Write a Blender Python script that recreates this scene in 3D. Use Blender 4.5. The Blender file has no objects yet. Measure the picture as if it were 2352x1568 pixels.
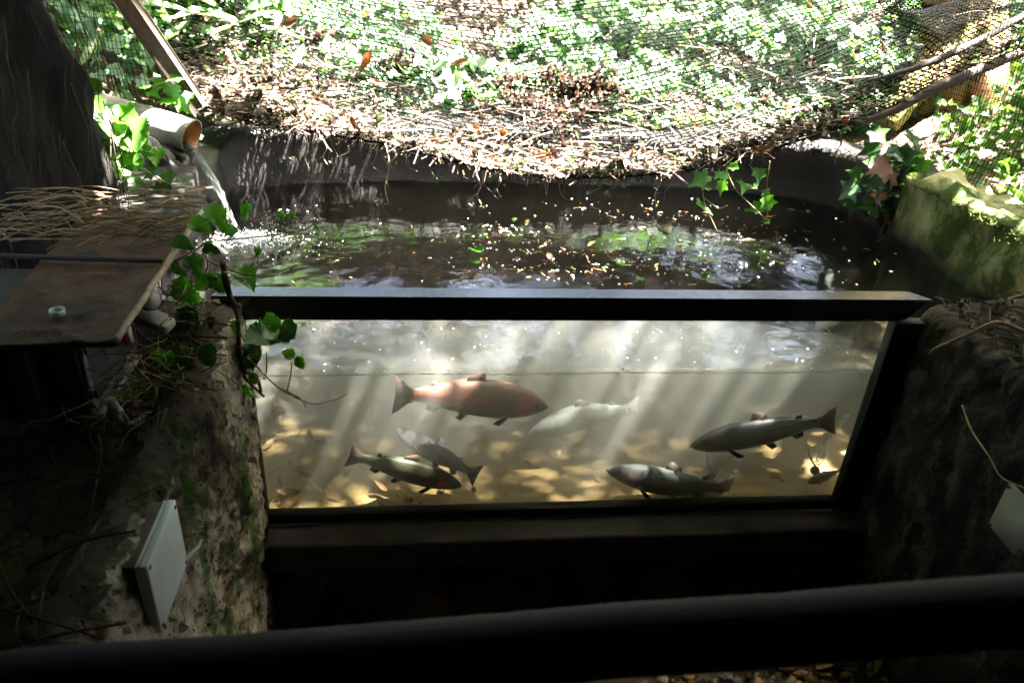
import bpy, bmesh, math, random
import numpy as np
from mathutils import Vector, Matrix, noise, Euler
rnd = random.Random(7)
nrng = np.random.default_rng(7)
sc = bpy.context.scene
col = sc.collection

# ------------------------------------------------------------------ camera
CAM = Vector((-0.4856, -2.0507, 1.2433))
def cam_axes(yaw, pit, rol):
    cy, sy, cp, sp = math.cos(yaw), math.sin(yaw), math.cos(pit), math.sin(pit)
    f = Vector((sy*cp, cy*cp, -sp)); r = Vector((cy, -sy, 0)); u = r.cross(f)
    cr, sr = math.cos(rol), math.sin(rol)
    return f, r*cr + u*sr, u*cr - r*sr
CF, CR, CU = cam_axes(math.radians(7.511), math.radians(28.602), math.radians(3.56))
FPX = 1764.0
cd = bpy.data.cameras.new('camera')
cd.sensor_width = 36; cd.lens = 27; cd.clip_start = .05; cd.clip_end = 300
cam = bpy.data.objects.new('camera', cd); col.objects.link(cam)
cam.matrix_world = Matrix(((CR.x, CU.x, -CF.x, CAM.x), (CR.y, CU.y, -CF.y, CAM.y), (CR.z, CU.z, -CF.z, CAM.z), (0, 0, 0, 1)))
cd.dof.use_dof = True; cd.dof.focus_distance = 2.3; cd.dof.aperture_fstop = 3.8
sc.camera = cam

# ------------------------------------------------------------------ light
SUN = Vector((0.37, 0.05, 0.925)).normalized()
EL = math.asin(SUN.z); AZ = math.atan2(SUN.x, SUN.y)
w = bpy.data.worlds.new('World'); sc.world = w; w.use_nodes = True
wn = w.node_tree.nodes; wl = w.node_tree.links
sky = wn.new('ShaderNodeTexSky'); sky.sky_type = 'NISHITA'; sky.sun_disc = False
sky.sun_elevation = EL; sky.sun_rotation = AZ; sky.dust_density = 6; sky.ozone_density = .3
wl.new(sky.outputs[0], wn['Background'].inputs[0]); wn['Background'].inputs[1].default_value = 0.05
sl = bpy.data.lights.new('sun', 'SUN'); sl.energy = 5.0; sl.angle = math.radians(.53); sl.color = (1, .95, .87)
so = bpy.data.objects.new('sun', sl); col.objects.link(so)
so.rotation_euler = (-SUN).to_track_quat('-Z', 'Y').to_euler()
sc.view_settings.view_transform = 'Standard'; sc.view_settings.look = 'None'
sc.view_settings.exposure = 6.05; sc.view_settings.gamma = 1
sc.view_settings.use_curve_mapping = False
cy = sc.cycles
cy.use_denoising = True; cy.transparent_max_bounces = 24; cy.max_bounces = 10; cy.diffuse_bounces = 4
cy.volume_bounces = 4; cy.caustics_reflective = False; cy.caustics_refractive = False; cy.sample_clamp_indirect = 8

# ------------------------------------------------------------------ survey helper: a direction of sight to a point at depth y / height z / side x
def ray(px, py):
    return (CF*FPX + CR*(px-1176) + CU*(784-py)).normalized()
def at(px, py, y):
    d = ray(px, py); return CAM + d*((y-CAM.y)/d.y)
def atz(px, py, z):
    d = ray(px, py); return CAM + d*((z-CAM.z)/d.z)
def atx(px, py, x):
    d = ray(px, py); return CAM + d*((x-CAM.x)/d.x)

# ------------------------------------------------------------------ object helpers
def tag(o, label=None, cat=None, group=None, kind=None):
    if label: o['label'] = label
    if cat: o['category'] = cat
    if group: o['group'] = group
    if kind: o['kind'] = kind
    return o
def empty(name, loc=(0, 0, 0), rot=(0, 0, 0)):
    o = bpy.data.objects.new(name, None); o.empty_display_size = .1; col.objects.link(o)
    o.location = loc; o.rotation_euler = rot; return o
def thing(name, label, cat, loc=(0, 0, 0), group=None, rot=(0, 0, 0)):
    return tag(empty(name, loc, rot), label, cat, group)
def obj(name, me, mats=None, parent=None, smooth=True):
    if isinstance(me, bmesh.types.BMesh):
        bm = me; me = bpy.data.meshes.new(name); bm.to_mesh(me); bm.free()
    if mats is not None and len(me.materials) == 0:
        for m in (mats if isinstance(mats, (list, tuple)) else [mats]): me.materials.append(m)
    if smooth and len(me.polygons):
        me.polygons.foreach_set('use_smooth', [True]*len(me.polygons))
    o = bpy.data.objects.new(name, me); col.objects.link(o)
    if parent is not None: o.parent = parent
    return o
def world_to_parent(o, parent):
    o.parent = parent
    o.matrix_parent_inverse = parent.matrix_basis.inverted()
def child(name, me, mats, parent, smooth=True):
    """part whose mesh is given in world coordinates"""
    o = obj(name, me, mats, None, smooth); world_to_parent(o, parent); return o
def pymesh(name, V, F, cols=None, mi=None):
    me = bpy.data.meshes.new(name)
    me.from_pydata([tuple(v) for v in V], [], F)
    if cols is not None:
        a = me.color_attributes.new('Col', 'FLOAT_COLOR', 'POINT')
        c = np.ones((len(V), 4), np.float32); c[:, :3] = cols
        a.data.foreach_set('color', c.ravel())
    if mi is not None: me.polygons.foreach_set('material_index', mi)
    me.update(); return me
def box(bm, lo, hi, bevel=0):
    lo, hi = Vector(lo), Vector(hi)
    r = bmesh.ops.create_cube(bm, size=1, matrix=Matrix.Translation((lo+hi)/2) @ Matrix.Diagonal((*(hi-lo), 1)))
    if bevel:
        es = list({e for v in r['verts'] for e in v.link_edges})
        bmesh.ops.bevel(bm, geom=es, offset=bevel, segments=2, affect='EDGES', profile=.5)
def boxmesh(lo, hi, bevel=.003):
    bm = bmesh.new(); box(bm, lo, hi, bevel); return bm
def prism(pts, a, b, axis):
    """extrude 2-D polygon pts along axis from a to b"""
    bm = bmesh.new()
    def mk(p, t):
        return {'x': (t, p[0], p[1]), 'y': (p[0], t, p[1]), 'z': (p[0], p[1], t)}[axis]
    A = [bm.verts.new(mk(p, a)) for p in pts]; B = [bm.verts.new(mk(p, b)) for p in pts]
    bm.faces.new(A); bm.faces.new(B[::-1])
    n = len(pts)
    for i in range(n): bm.faces.new((A[i], B[i], B[(i+1) % n], A[(i+1) % n]))
    bmesh.ops.recalc_face_normals(bm, faces=bm.faces); return bm
def tube_arrays(pts, rad, n=6, jit=0, cap=True):
    """pts: list of Vector; rad: float or list"""
    pts = [Vector(p) for p in pts]; m = len(pts)
    R = rad if isinstance(rad, (list, tuple)) else [rad]*m
    V, F = [], []
    t0 = (pts[1]-pts[0]).normalized()
    a = Vector((0, 0, 1)) if abs(t0.z) < .9 else Vector((1, 0, 0))
    nrm = t0.cross(a).normalized()
    for i in range(m):
        t = (pts[min(i+1, m-1)] - pts[max(i-1, 0)]).normalized()
        nrm = (nrm - t*nrm.dot(t)).normalized(); b = t.cross(nrm)
        for k in range(n):
            an = 2*math.pi*k/n
            rr = R[i]*(1 + (rnd.uniform(-jit, jit) if jit else 0))
            V.append(pts[i] + (nrm*math.cos(an) + b*math.sin(an))*rr)
    for i in range(m-1):
        for k in range(n):
            k2 = (k+1) % n
            F.append((i*n+k, i*n+k2, (i+1)*n+k2, (i+1)*n+k))
    if cap:
        F.append(tuple(range(n-1, -1, -1))); F.append(tuple((m-1)*n+k for k in range(n)))
    return V, F
class MB:
    def __init__(s): s.V, s.F, s.M, s.C = [], [], [], []
    def add(s, V, F, m=0, c=(1, 1, 1)):
        o = len(s.V); s.V += [tuple(v) for v in V]; s.F += [tuple(i+o for i in f) for f in F]
        s.M += [m]*len(F); s.C += [c]*len(V)
    def tube(s, pts, rad, n=6, m=0, c=(1, 1, 1), jit=0): V, F = tube_arrays(pts, rad, n, jit); s.add(V, F, m, c)
    def mesh(s, name): return pymesh(name, s.V, s.F, np.array(s.C, np.float32), s.M)
def smooth_path(P, k=5):
    P = [Vector(p) for p in P]; out = []
    for i in range(len(P)-1):
        p0 = P[max(i-1, 0)]; p1 = P[i]; p2 = P[i+1]; p3 = P[min(i+2, len(P)-1)]
        for j in range(k):
            t = j/k
            out.append(.5*((2*p1) + (p2-p0)*t + (2*p0-5*p1+4*p2-p3)*t*t + (3*p1-p0-3*p2+p3)*t**3))
    out.append(P[-1]); return out
def fbm(p, sc_, oct_=4):
    return noise.fractal(Vector(p)*sc_, 1.0, 2.0, oct_)

# ------------------------------------------------------------------ materials
def newmat(name):
    m = bpy.data.materials.new(name); m.use_nodes = True
    nt = m.node_tree; b = nt.nodes['Principled BSDF']; return m, nt, b
def nd(nt, t, **kw):
    n = nt.nodes.new(t)
    for k, v in kw.items():
        if k in n.inputs.keys(): n.inputs[k].default_value = v
        else: setattr(n, k, v)
    return n
def coords(nt, kind='Object', scale=(1, 1, 1)):
    t = nt.nodes.new('ShaderNodeTexCoord')
    mp = nt.nodes.new('ShaderNodeMapping'); mp.inputs['Scale'].default_value = scale
    nt.links.new(t.outputs[kind], mp.inputs[0]); return mp.outputs[0]
def ramp(nt, fac, stops):
    r = nt.nodes.new('ShaderNodeValToRGB')
    e = r.color_ramp.elements
    while len(e) < len(stops): e.new(.5)
    for i, (p, c) in enumerate(stops):
        e[i].position = p; e[i].color = (*c, 1) if len(c) == 3 else c
    nt.links.new(fac, r.inputs[0]); return r.outputs[0]
def mixc(nt, fac, a, b, bt='MIX'):
    m = nt.nodes.new('ShaderNodeMix'); m.data_type = 'RGBA'; m.blend_type = bt
    for s, v in ((m.inputs[0], fac), (m.inputs[6], a), (m.inputs[7], b)):
        if isinstance(v, (int, float)): s.default_value = v
        elif isinstance(v, tuple): s.default_value = (*v, 1)
        else: nt.links.new(v, s)
    return m.outputs[2]
def bumpn(nt, b, h, strength, dist=.01):
    bp = nt.nodes.new('ShaderNodeBump'); bp.inputs['Strength'].default_value = strength; bp.inputs['Distance'].default_value = dist
    nt.links.new(h, bp.inputs['Height']); nt.links.new(bp.outputs[0], b.inputs['Normal'])
def noisy(name, stops, scale=8, detail=8, rough=.85, bump=.5, bscale=None, dist=.01, stretch=(1, 1, 1), spec=.3, distort=0, metallic=0, layer=None):
    """stops: colour ramp over fractal noise; layer=(colour, scale, threshold, stretch): a second, patchy colour"""
    m, nt, b = newmat(name)
    c = coords(nt, 'Object', stretch)
    n = nd(nt, 'ShaderNodeTexNoise', Scale=scale, Detail=detail, Roughness=.65, Distortion=distort); nt.links.new(c, n.inputs['Vector'])
    cc = ramp(nt, n.outputs['Fac'], stops)
    if layer:
        lay, lsc, th, lst = layer
        c2 = coords(nt, 'Object', lst)
        n2 = nd(nt, 'ShaderNodeTexNoise', Scale=lsc, Detail=6, Roughness=.7); nt.links.new(c2, n2.inputs['Vector'])
        f2 = ramp(nt, n2.outputs['Fac'], [(th-.05, (0, 0, 0)), (th+.06, (1, 1, 1))])
        cc = mixc(nt, f2, cc, lay)
    nt.links.new(cc, b.inputs['Base Color'])
    b.inputs['Roughness'].default_value = rough; b.inputs['Specular IOR Level'].default_value = spec; b.inputs['Metallic'].default_value = metallic
    if bump:
        n3 = nd(nt, 'ShaderNodeTexNoise', Scale=bscale or scale*4, Detail=8, Roughness=.7); nt.links.new(c, n3.inputs['Vector'])
        bumpn(nt, b, n3.outputs['Fac'], bump, dist)
    return m
def leafmat(name, dark, light, trans=.4, rough=.35, tr_mul=(1.3, 1.6, .5), spec=.5, attr=True):
    m, nt, b = newmat(name)
    out = nt.nodes['Material Output']
    if attr:
        a = nt.nodes.new('ShaderNodeAttribute'); a.attribute_name = 'Col'; f = a.outputs['Fac']
    else:
        a = nt.nodes.new('ShaderNodeObjectInfo'); f = a.outputs['Random']
    c = coords(nt, 'Object')
    n = nd(nt, 'ShaderNodeTexNoise', Scale=40, Detail=3); nt.links.new(c, n.inputs['Vector'])
    base = mixc(nt, f, dark, light)
    mott = ramp(nt, n.outputs['Fac'], [(.3, (.72, .72, .72)), (.7, (1.15, 1.15, 1.15))])
    base = mixc(nt, 1.0, base, mott, 'MULTIPLY')
    nt.links.new(base, b.inputs['Base Color'])
    b.inputs['Roughness'].default_value = rough; b.inputs['Specular IOR Level'].default_value = spec
    t = nt.nodes.new('ShaderNodeBsdfTranslucent')
    tc = mixc(nt, 1.0, base, tr_mul, 'MULTIPLY'); nt.links.new(tc, t.inputs[0])
    ms = nt.nodes.new('ShaderNodeMixShader'); ms.inputs[0].default_value = trans
    nt.links.new(b.outputs[0], ms.inputs[1]); nt.links.new(t.outputs[0], ms.inputs[2]); nt.links.new(ms.outputs[0], out.inputs[0])
    return m
def attrmat(name, rough=.8, mott=.35, scale=60, spec=.2, trans=0, bump=.3):
    """colour from the 'Col' attribute (each piece its own colour), mottled"""
    m, nt, b = newmat(name); out = nt.nodes['Material Output']
    a = nt.nodes.new('ShaderNodeAttribute'); a.attribute_name = 'Col'
    c = coords(nt, 'Object')
    n = nd(nt, 'ShaderNodeTexNoise', Scale=scale, Detail=5); nt.links.new(c, n.inputs['Vector'])
    mo = ramp(nt, n.outputs['Fac'], [(.3, (1-mott,)*3), (.7, (1+mott*.5,)*3)])
    cc = mixc(nt, 1.0, a.outputs['Color'], mo, 'MULTIPLY'); nt.links.new(cc, b.inputs['Base Color'])
    b.inputs['Roughness'].default_value = rough; b.inputs['Specular IOR Level'].default_value = spec
    if bump: bumpn(nt, b, n.outputs['Fac'], bump, .003)
    if trans:
        t = nt.nodes.new('ShaderNodeBsdfTranslucent'); nt.links.new(cc, t.inputs[0])
        ms = nt.nodes.new('ShaderNodeMixShader'); ms.inputs[0].default_value = trans
        nt.links.new(b.outputs[0], ms.inputs[1]); nt.links.new(t.outputs[0], ms.inputs[2]); nt.links.new(ms.outputs[0], out.inputs[0])
    return m
def plain(name, c, rough=.6, spec=.4, metallic=0):
    return noisy(name, [(.3, tuple(x*.8 for x in c)), (.7, tuple(min(1, x*1.12) for x in c))], scale=14, rough=rough, spec=spec, bump=.15, bscale=90, dist=.002, metallic=metallic)

M = {}
M['soil'] = noisy('leaf mould soil', [(.3, (.03, .02, .013)), (.55, (.09, .06, .04)), (.75, (.17, .12, .08))], scale=9, bump=.8, dist=.03)
M['conc'] = noisy('wet dark concrete', [(.3, (.004, .0035, .003)), (.6, (.012, .0105, .009)), (.8, (.032, .028, .023))], scale=5, bump=.5, rough=.6, layer=((.02, .022, .009), 4, .62, (1, 1, .4)))
M['mossw'] = noisy('mossy render', [(.3, (.15, .14, .06)), (.5, (.29, .27, .125)), (.75, (.42, .38, .21))], scale=6, bump=1.0, layer=((.045, .07, .012), 3.5, .52, (1, 1, .6)))
def make_wall(name, pale, mid, dark, mossc, big=2.6, th=.5, moss_th=.56):
    m, nt, b = newmat(name); L = nt.links.new
    c = coords(nt, 'Object', (1, 1, .75)); cs = coords(nt, 'Object', (1, 3.2, .35))
    n1 = nd(nt, 'ShaderNodeTexNoise', Scale=big, Detail=9, Roughness=.68, Distortion=.5); L(c, n1.inputs['Vector'])
    n2 = nd(nt, 'ShaderNodeTexNoise', Scale=22, Detail=8, Roughness=.75); L(c, n2.inputs['Vector'])
    n3 = nd(nt, 'ShaderNodeTexNoise', Scale=3.0, Detail=7, Roughness=.7); L(cs, n3.inputs['Vector'])
    v = nd(nt, 'ShaderNodeTexVoronoi', Scale=38); v.feature = 'F1'; L(c, v.inputs['Vector'])
    base = ramp(nt, n1.outputs['Fac'], [(th-.1, dark), (th-.02, mid), (th+.05, pale)])
    grit = ramp(nt, n2.outputs['Fac'], [(.38, (.12, .1, .09)), (.48, (.75, .72, .68)), (.62, (1.15, 1.12, 1.08))])
    col_ = mixc(nt, 1.0, base, grit, 'MULTIPLY')
    pit = ramp(nt, v.outputs['Distance'], [(.10, (.15, .13, .12)), (.2, (1, 1, 1))]); col_ = mixc(nt, .8, col_, pit, 'MULTIPLY')
    mf = ramp(nt, n3.outputs['Fac'], [(moss_th-.03, (0, 0, 0)), (moss_th+.05, (1, 1, 1))]); mf2 = mixc(nt, 1.0, mf, grit, 'MULTIPLY')
    col_ = mixc(nt, mf2, col_, mossc)
    ge = nt.nodes.new('ShaderNodeNewGeometry'); sp = nt.nodes.new('ShaderNodeSeparateXYZ'); L(ge.outputs['True Normal'], sp.inputs[0])
    sf = ramp(nt, sp.outputs['Z'], [(.45, (0, 0, 0)), (.7, (.9, .9, .9))]); col_ = mixc(nt, sf, col_, mixc(nt, 1.0, grit, (.03, .018, .009), 'MULTIPLY')); L(col_, b.inputs['Base Color']); b.inputs['Roughness'].default_value = .9; b.inputs['Specular IOR Level'].default_value = .2
    h = mixc(nt, .5, n2.outputs['Fac'], pit); bumpn(nt, b, h, 1.0, .02); return m
M['wallL'] = make_wall('weathered lime plaster', (.36, .31, .235), (.10, .077, .043), (.010, .0075, .0055), (.035, .085, .01), th=.485)
M['wallR'] = noisy('dark crumbling render', [(.40, (.008, .006, .0045)), (.5, (.034, .024, .018)), (.60, (.13, .10, .075))], scale=6, bump=1.0, bscale=40, dist=.02, stretch=(1, 1.2, .6), distort=.8, layer=((.04, .034, .012), 3, .58, (1, 1, .7)))
def shade_zone(m, z0, z1, c):
    """dark band low on the wall, a shadow painted into its colour"""
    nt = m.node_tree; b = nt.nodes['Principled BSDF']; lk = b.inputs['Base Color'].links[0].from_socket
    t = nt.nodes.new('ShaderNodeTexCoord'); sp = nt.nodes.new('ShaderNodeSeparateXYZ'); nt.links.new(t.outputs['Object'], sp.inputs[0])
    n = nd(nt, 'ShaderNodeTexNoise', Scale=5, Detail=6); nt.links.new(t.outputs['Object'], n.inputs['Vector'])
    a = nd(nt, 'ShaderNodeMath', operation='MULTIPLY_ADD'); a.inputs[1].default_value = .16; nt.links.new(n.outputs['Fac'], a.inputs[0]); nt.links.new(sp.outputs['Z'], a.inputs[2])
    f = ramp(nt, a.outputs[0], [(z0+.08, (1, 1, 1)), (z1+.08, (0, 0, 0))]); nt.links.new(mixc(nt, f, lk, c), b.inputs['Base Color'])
shade_zone(M['mossw'], .02, .13, (.012, .012, .007))  # shadow along the foot of the mossy wall, painted
M['black'] = noisy('black painted steel', [(.3, (.0025, .0025, .003)), (.7, (.006, .006, .007))], scale=20, rough=.22, spec=.6, bump=.1, bscale=60, dist=.002, layer=((.03, .03, .028), 9, .60, (.35, 1, 1)))
M['blackm'] = noisy('black rubber trim', [(.3, (.006, .006, .006)), (.7, (.015, .014, .013))], scale=20, rough=.6, spec=.3, bump=.2, bscale=60, dist=.002)
M['sill'] = noisy('grey silted concrete', [(.3, (.035, .029, .023)), (.7, (.085, .072, .058))], scale=10, bump=.5)
M['sand'] = noisy('golden sand', [(.3, (.17, .115, .038)), (.55, (.27, .19, .07)), (.75, (.36, .27, .11))], scale=5, bump=.6, bscale=40)
def sand_to_dark():
    """golden sand along the window, fading to near black further back"""
    m = M['sand']; nt = m.node_tree; b = nt.nodes['Principled BSDF']; lk = b.inputs['Base Color'].links[0].from_socket
    t = nt.nodes.new('ShaderNodeTexCoord'); sp = nt.nodes.new('ShaderNodeSeparateXYZ'); nt.links.new(t.outputs['Object'], sp.inputs[0])
    n = nd(nt, 'ShaderNodeTexNoise', Scale=4, Detail=5); nt.links.new(t.outputs['Object'], n.inputs['Vector'])
    a = nd(nt, 'ShaderNodeMath', operation='MULTIPLY_ADD'); a.inputs[1].default_value = .5; nt.links.new(n.outputs['Fac'], a.inputs[0]); nt.links.new(sp.outputs['Y'], a.inputs[2])
    f = ramp(nt, a.outputs[0], [(.62, (0, 0, 0)), (.95, (1, 1, 1))]); cc = mixc(nt, f, lk, (.018, .014, .009)); nt.links.new(cc, b.inputs['Base Color'])
sand_to_dark()
M['darkwood'] = noisy('dark stained timber', [(.3, (.012, .009, .007)), (.7, (.035, .026, .019))], scale=6, stretch=(1, 8, 8), rough=.6, bump=.4)
M['rail'] = noisy('worn rail timber', [(.3, (.0035, .003, .0026)), (.7, (.010, .0088, .0075))], scale=6, stretch=(.6, 8, 8), rough=.6, spec=.12, bump=.3)
M['board'] = noisy('silted plywood', [(.3, (.012, .0055, .002)), (.5, (.055, .025, .009)), (.75, (.10, .05, .021))], scale=9, stretch=(1.5, .8, 1), rough=.8, bump=.8, bscale=50, dist=.01, layer=((.035, .025, .016), 7, .58, (1, 1, 1)))
M['cane'] = noisy('pale weathered edge', [(.36, (.03, .02, .011)), (.47, (.2, .15, .09)), (.7, (.34, .27, .17))], scale=22, rough=.6, bump=.3)
M['post'] = noisy('old timber post', [(.3, (.012, .008, .005)), (.6, (.04, .028, .017)), (.8, (.1, .08, .052))], scale=10, stretch=(4, 4, .6), rough=.75, bump=.6)
M['bark'] = noisy('fibrous dark bark', [(.3, (.0014, .0009, .0006)), (.6, (.005, .003, .0019)), (.8, (.012, .0075, .0045))], scale=10, stretch=(4, 4, .5), rough=.9, bump=1.0, dist=.03)
M['barkR'] = noisy('red brown bark', [(.3, (.2, .09, .045)), (.5, (.52, .26, .13)), (.72, (.68, .45, .29))], scale=7, stretch=(1.2, 1.2, .5), rough=.85, bump=1.0, dist=.04, layer=((.36, .33, .09), 1.6, .50, (1, 1, .6)))
M['twig'] = attrmat('twig wood', rough=.8)
M['litter'] = attrmat('dry plant litter', rough=.75, trans=.25, bump=0)
M['net'] = plain('black polythene netting', (.002, .0022, .002), rough=.9, spec=.03)
M['ivy'] = leafmat('ivy leaves', (.055, .12, .058), (.13, .22, .12), trans=.4, rough=.55, spec=.5)
M['herb'] = leafmat('herb leaves', (.04, .09, .02), (.11, .2, .05), trans=.45, rough=.4)
M['shade_leaves'] = leafmat('woodland and shade leaves', (.03, .06, .015), (.07, .12, .03), trans=.35)
M['vleaf'] = leafmat('vine leaves', (.04, .13, .016), (.10, .25, .035), trans=.6, rough=.4, attr=False)
M['vleafd'] = leafmat('old vine leaves', (.015, .045, .012), (.035, .08, .02), trans=.4, rough=.35, attr=False)
M['pinkleaf'] = leafmat('faded ivy leaves', (.42, .2, .14), (.55, .3, .2), trans=.2, rough=.5, tr_mul=(1.1, .8, .6), attr=False)
M['deadleaf'] = leafmat('brown dead leaves', (.03, .016, .01), (.19, .075, .03), trans=.35, rough=.6, tr_mul=(1.2, .7, .4), attr=False)
M['paleleaf'] = leafmat('pale sunken leaves', (.32, .22, .1), (.55, .42, .2), trans=.3, rough=.6, tr_mul=(1.1, .9, .6), attr=False)
M['stem'] = noisy('green stems', [(.3, (.09, .08, .03)), (.7, (.2, .17, .08))], scale=30, rough=.6, bump=.2)
M['drystem'] = noisy('dry stems', [(.3, (.035, .022, .015)), (.7, (.1, .065, .045))], scale=30, rough=.8, bump=.5)
M['pvc'] = noisy('grubby white pvc', [(.34, (.05, .037, .025)), (.46, (.15, .13, .105)), (.62, (.24, .22, .195))], scale=5, rough=.4, spec=.5, bump=.1)
M['pvcin'] = noisy('rust stained pipe bore', [(.35, (.06, .025, .01)), (.6, (.4, .16, .03))], scale=9, rough=.5, bump=.4)
M['mark'] = plain('grey print', (.12, .12, .13))
M['white'] = noisy('off white plastic', [(.3, (.5, .5, .46)), (.7, (.66, .66, .62))], scale=9, rough=.45, bump=.08)
M['lid'] = noisy('dusty white lid', [(.3, (.42, .43, .4)), (.7, (.6, .61, .57))], scale=7, rough=.5, bump=.08, layer=((.3, .26, .2), 6, .63, (1, 1, 1)))
M['boxdark'] = noisy('brown painted box', [(.3, (.05, .036, .028)), (.7, (.11, .08, .06))], scale=10, rough=.7, bump=.3)
M['grey'] = plain('grey moulded plastic', (.2, .19, .17), rough=.5)
M['greyd'] = plain('charcoal casing', (.035, .035, .036), rough=.5)
M['red'] = plain('red plastic', (.42, .02, .02), rough=.4)
M['blue'] = plain('navy plastic', (.02, .025, .09), rough=.4)
M['panel'] = noisy('mottled grey sheet', [(.3, (.24, .21, .16)), (.7, (.38, .35, .29))], scale=12, rough=.5, bump=.12)
M['stone'] = attrmat('pebble stone', rough=.65, scale=30, mott=.3, spec=.35)
M['scum'] = plain('algae scum', (.32, .31, .2), rough=.8)
M['foam'] = plain('white foam', (.8, .82, .84), rough=.4)
M['moss'] = noisy('bright moss', [(.3, (.05, .08, .011)), (.7, (.16, .22, .045))], scale=25, rough=.95, bump=1.0, bscale=120, dist=.02)
M['eye'] = plain('fish eye', (.008, .008, .008), rough=.12, spec=.8)
M['iris'] = plain('fish iris', (.016, .013, .007), rough=.4)

def make_water_mat():
    m, nt, b = newmat('murky pond water'); out = nt.nodes['Material Output']; nt.nodes.remove(b)
    c = coords(nt, 'Object')
    n = nd(nt, 'ShaderNodeTexNoise', Scale=9, Detail=5, Roughness=.55, Distortion=.6); nt.links.new(c, n.inputs['Vector'])
    bp = nd(nt, 'ShaderNodeBump', Strength=.2, Distance=.012); nt.links.new(n.outputs['Fac'], bp.inputs['Height'])
    fr = nd(nt, 'ShaderNodeFresnel', IOR=1.33); nt.links.new(bp.outputs[0], fr.inputs['Normal'])
    tr = nt.nodes.new('ShaderNodeBsdfTransparent')
    gl = nd(nt, 'ShaderNodeBsdfGlossy', Roughness=.02); nt.links.new(bp.outputs[0], gl.inputs['Normal'])
    # seen from below / from inside: plain transparent (no total reflection without refraction)
    geo = nt.nodes.new('ShaderNodeNewGeometry')
    inv = nd(nt, 'ShaderNodeMath', operation='SUBTRACT'); inv.inputs[0].default_value = 1; nt.links.new(geo.outputs['Backfacing'], inv.inputs[1])
    sep = nt.nodes.new('ShaderNodeSeparateXYZ'); nt.links.new(geo.outputs['True Normal'], sep.inputs[0])
    up = nd(nt, 'ShaderNodeMath', operation='GREATER_THAN'); up.inputs[1].default_value = .5; nt.links.new(sep.outputs['Z'], up.inputs[0])
    k = nd(nt, 'ShaderNodeMath', operation='MULTIPLY'); nt.links.new(fr.outputs[0], k.inputs[0]); nt.links.new(up.outputs[0], k.inputs[1])
    k2 = nd(nt, 'ShaderNodeMath', operation='MULTIPLY'); nt.links.new(k.outputs[0], k2.inputs[0]); nt.links.new(inv.outputs[0], k2.inputs[1])
    ms = nt.nodes.new('ShaderNodeMixShader'); nt.links.new(k2.outputs[0], ms.inputs[0])
    nt.links.new(tr.outputs[0], ms.inputs[1]); nt.links.new(gl.outputs[0], ms.inputs[2]); nt.links.new(ms.outputs[0], out.inputs['Surface'])
    pv = nt.nodes.new('ShaderNodeVolumePrincipled')
    pv.inputs['Color'].default_value = (.016, .014, .010, 1); pv.inputs['Density'].default_value = .6; pv.inputs['Anisotropy'].default_value = .25
    pv.inputs['Absorption Color'].default_value = (.0, .0, .0, 1)
    nt.links.new(pv.outputs[0], out.inputs['Volume'])
    return m
M['water'] = make_water_mat()
def make_glass_mat():
    m, nt, b = newmat('algae filmed glass'); out = nt.nodes['Material Output']; nt.nodes.remove(b)
    c = coords(nt, 'Object', (26, 26, 1.1))
    n = nd(nt, 'ShaderNodeTexNoise', Scale=1, Detail=7, Roughness=.7); nt.links.new(c, n.inputs['Vector'])
    c2 = coords(nt, 'Object'); n2 = nd(nt, 'ShaderNodeTexNoise', Scale=2.2, Detail=5); nt.links.new(c2, n2.inputs['Vector'])
    f = nd(nt, 'ShaderNodeMath', operation='MULTIPLY'); nt.links.new(n.outputs['Fac'], f.inputs[0]); nt.links.new(n2.outputs['Fac'], f.inputs[1])
    ff = nd(nt, 'ShaderNodeMapRange'); ff.inputs[1].default_value = .1; ff.inputs[2].default_value = .45; ff.inputs[3].default_value = .015; ff.inputs[4].default_value = .10
    nt.links.new(f.outputs[0], ff.inputs[0])
    tr = nt.nodes.new('ShaderNodeBsdfTransparent'); tl = nt.nodes.new('ShaderNodeBsdfTranslucent'); tl.inputs[0].default_value = (.8, .81, .62, 1)
    # light meeting the pane at a grazing angle is turned back by total reflection and by the film
    lw = nd(nt, 'ShaderNodeLayerWeight', Blend=.5); gz = nd(nt, 'ShaderNodeMapRange'); gz.inputs[1].default_value = .5; gz.inputs[2].default_value = .7; nt.links.new(lw.outputs['Facing'], gz.inputs[0])
    # dried algae and condensation on the glass above the waterline
    so_ = nt.nodes.new('ShaderNodeSeparateXYZ'); tc_ = nt.nodes.new('ShaderNodeTexCoord'); nt.links.new(tc_.outputs['Object'], so_.inputs[0])
    ab = nd(nt, 'ShaderNodeMapRange'); ab.inputs[1].default_value = .558; ab.inputs[2].default_value = .566; ab.inputs[3].default_value = 0; ab.inputs[4].default_value = .15; nt.links.new(so_.outputs['Z'], ab.inputs[0])
    ad = nd(nt, 'ShaderNodeMath', operation='ADD'); nt.links.new(ff.outputs[0], ad.inputs[0]); nt.links.new(ab.outputs[0], ad.inputs[1])
    mx = nd(nt, 'ShaderNodeMath', operation='MAXIMUM'); nt.links.new(ad.outputs[0], mx.inputs[0]); nt.links.new(gz.outputs[0], mx.inputs[1])
    ms = nt.nodes.new('ShaderNodeMixShader'); nt.links.new(mx.outputs[0], ms.inputs[0]); nt.links.new(tr.outputs[0], ms.inputs[1]); nt.links.new(tl.outputs[0], ms.inputs[2])
    gl = nd(nt, 'ShaderNodeBsdfGlossy', Roughness=.03); ms2 = nt.nodes.new('ShaderNodeMixShader'); ms2.inputs[0].default_value = .03
    nt.links.new(ms.outputs[0], ms2.inputs[1]); nt.links.new(gl.outputs[0], ms2.inputs[2]); nt.links.new(ms2.outputs[0], out.inputs[0])
    return m
M['film'] = make_glass_mat()
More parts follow.
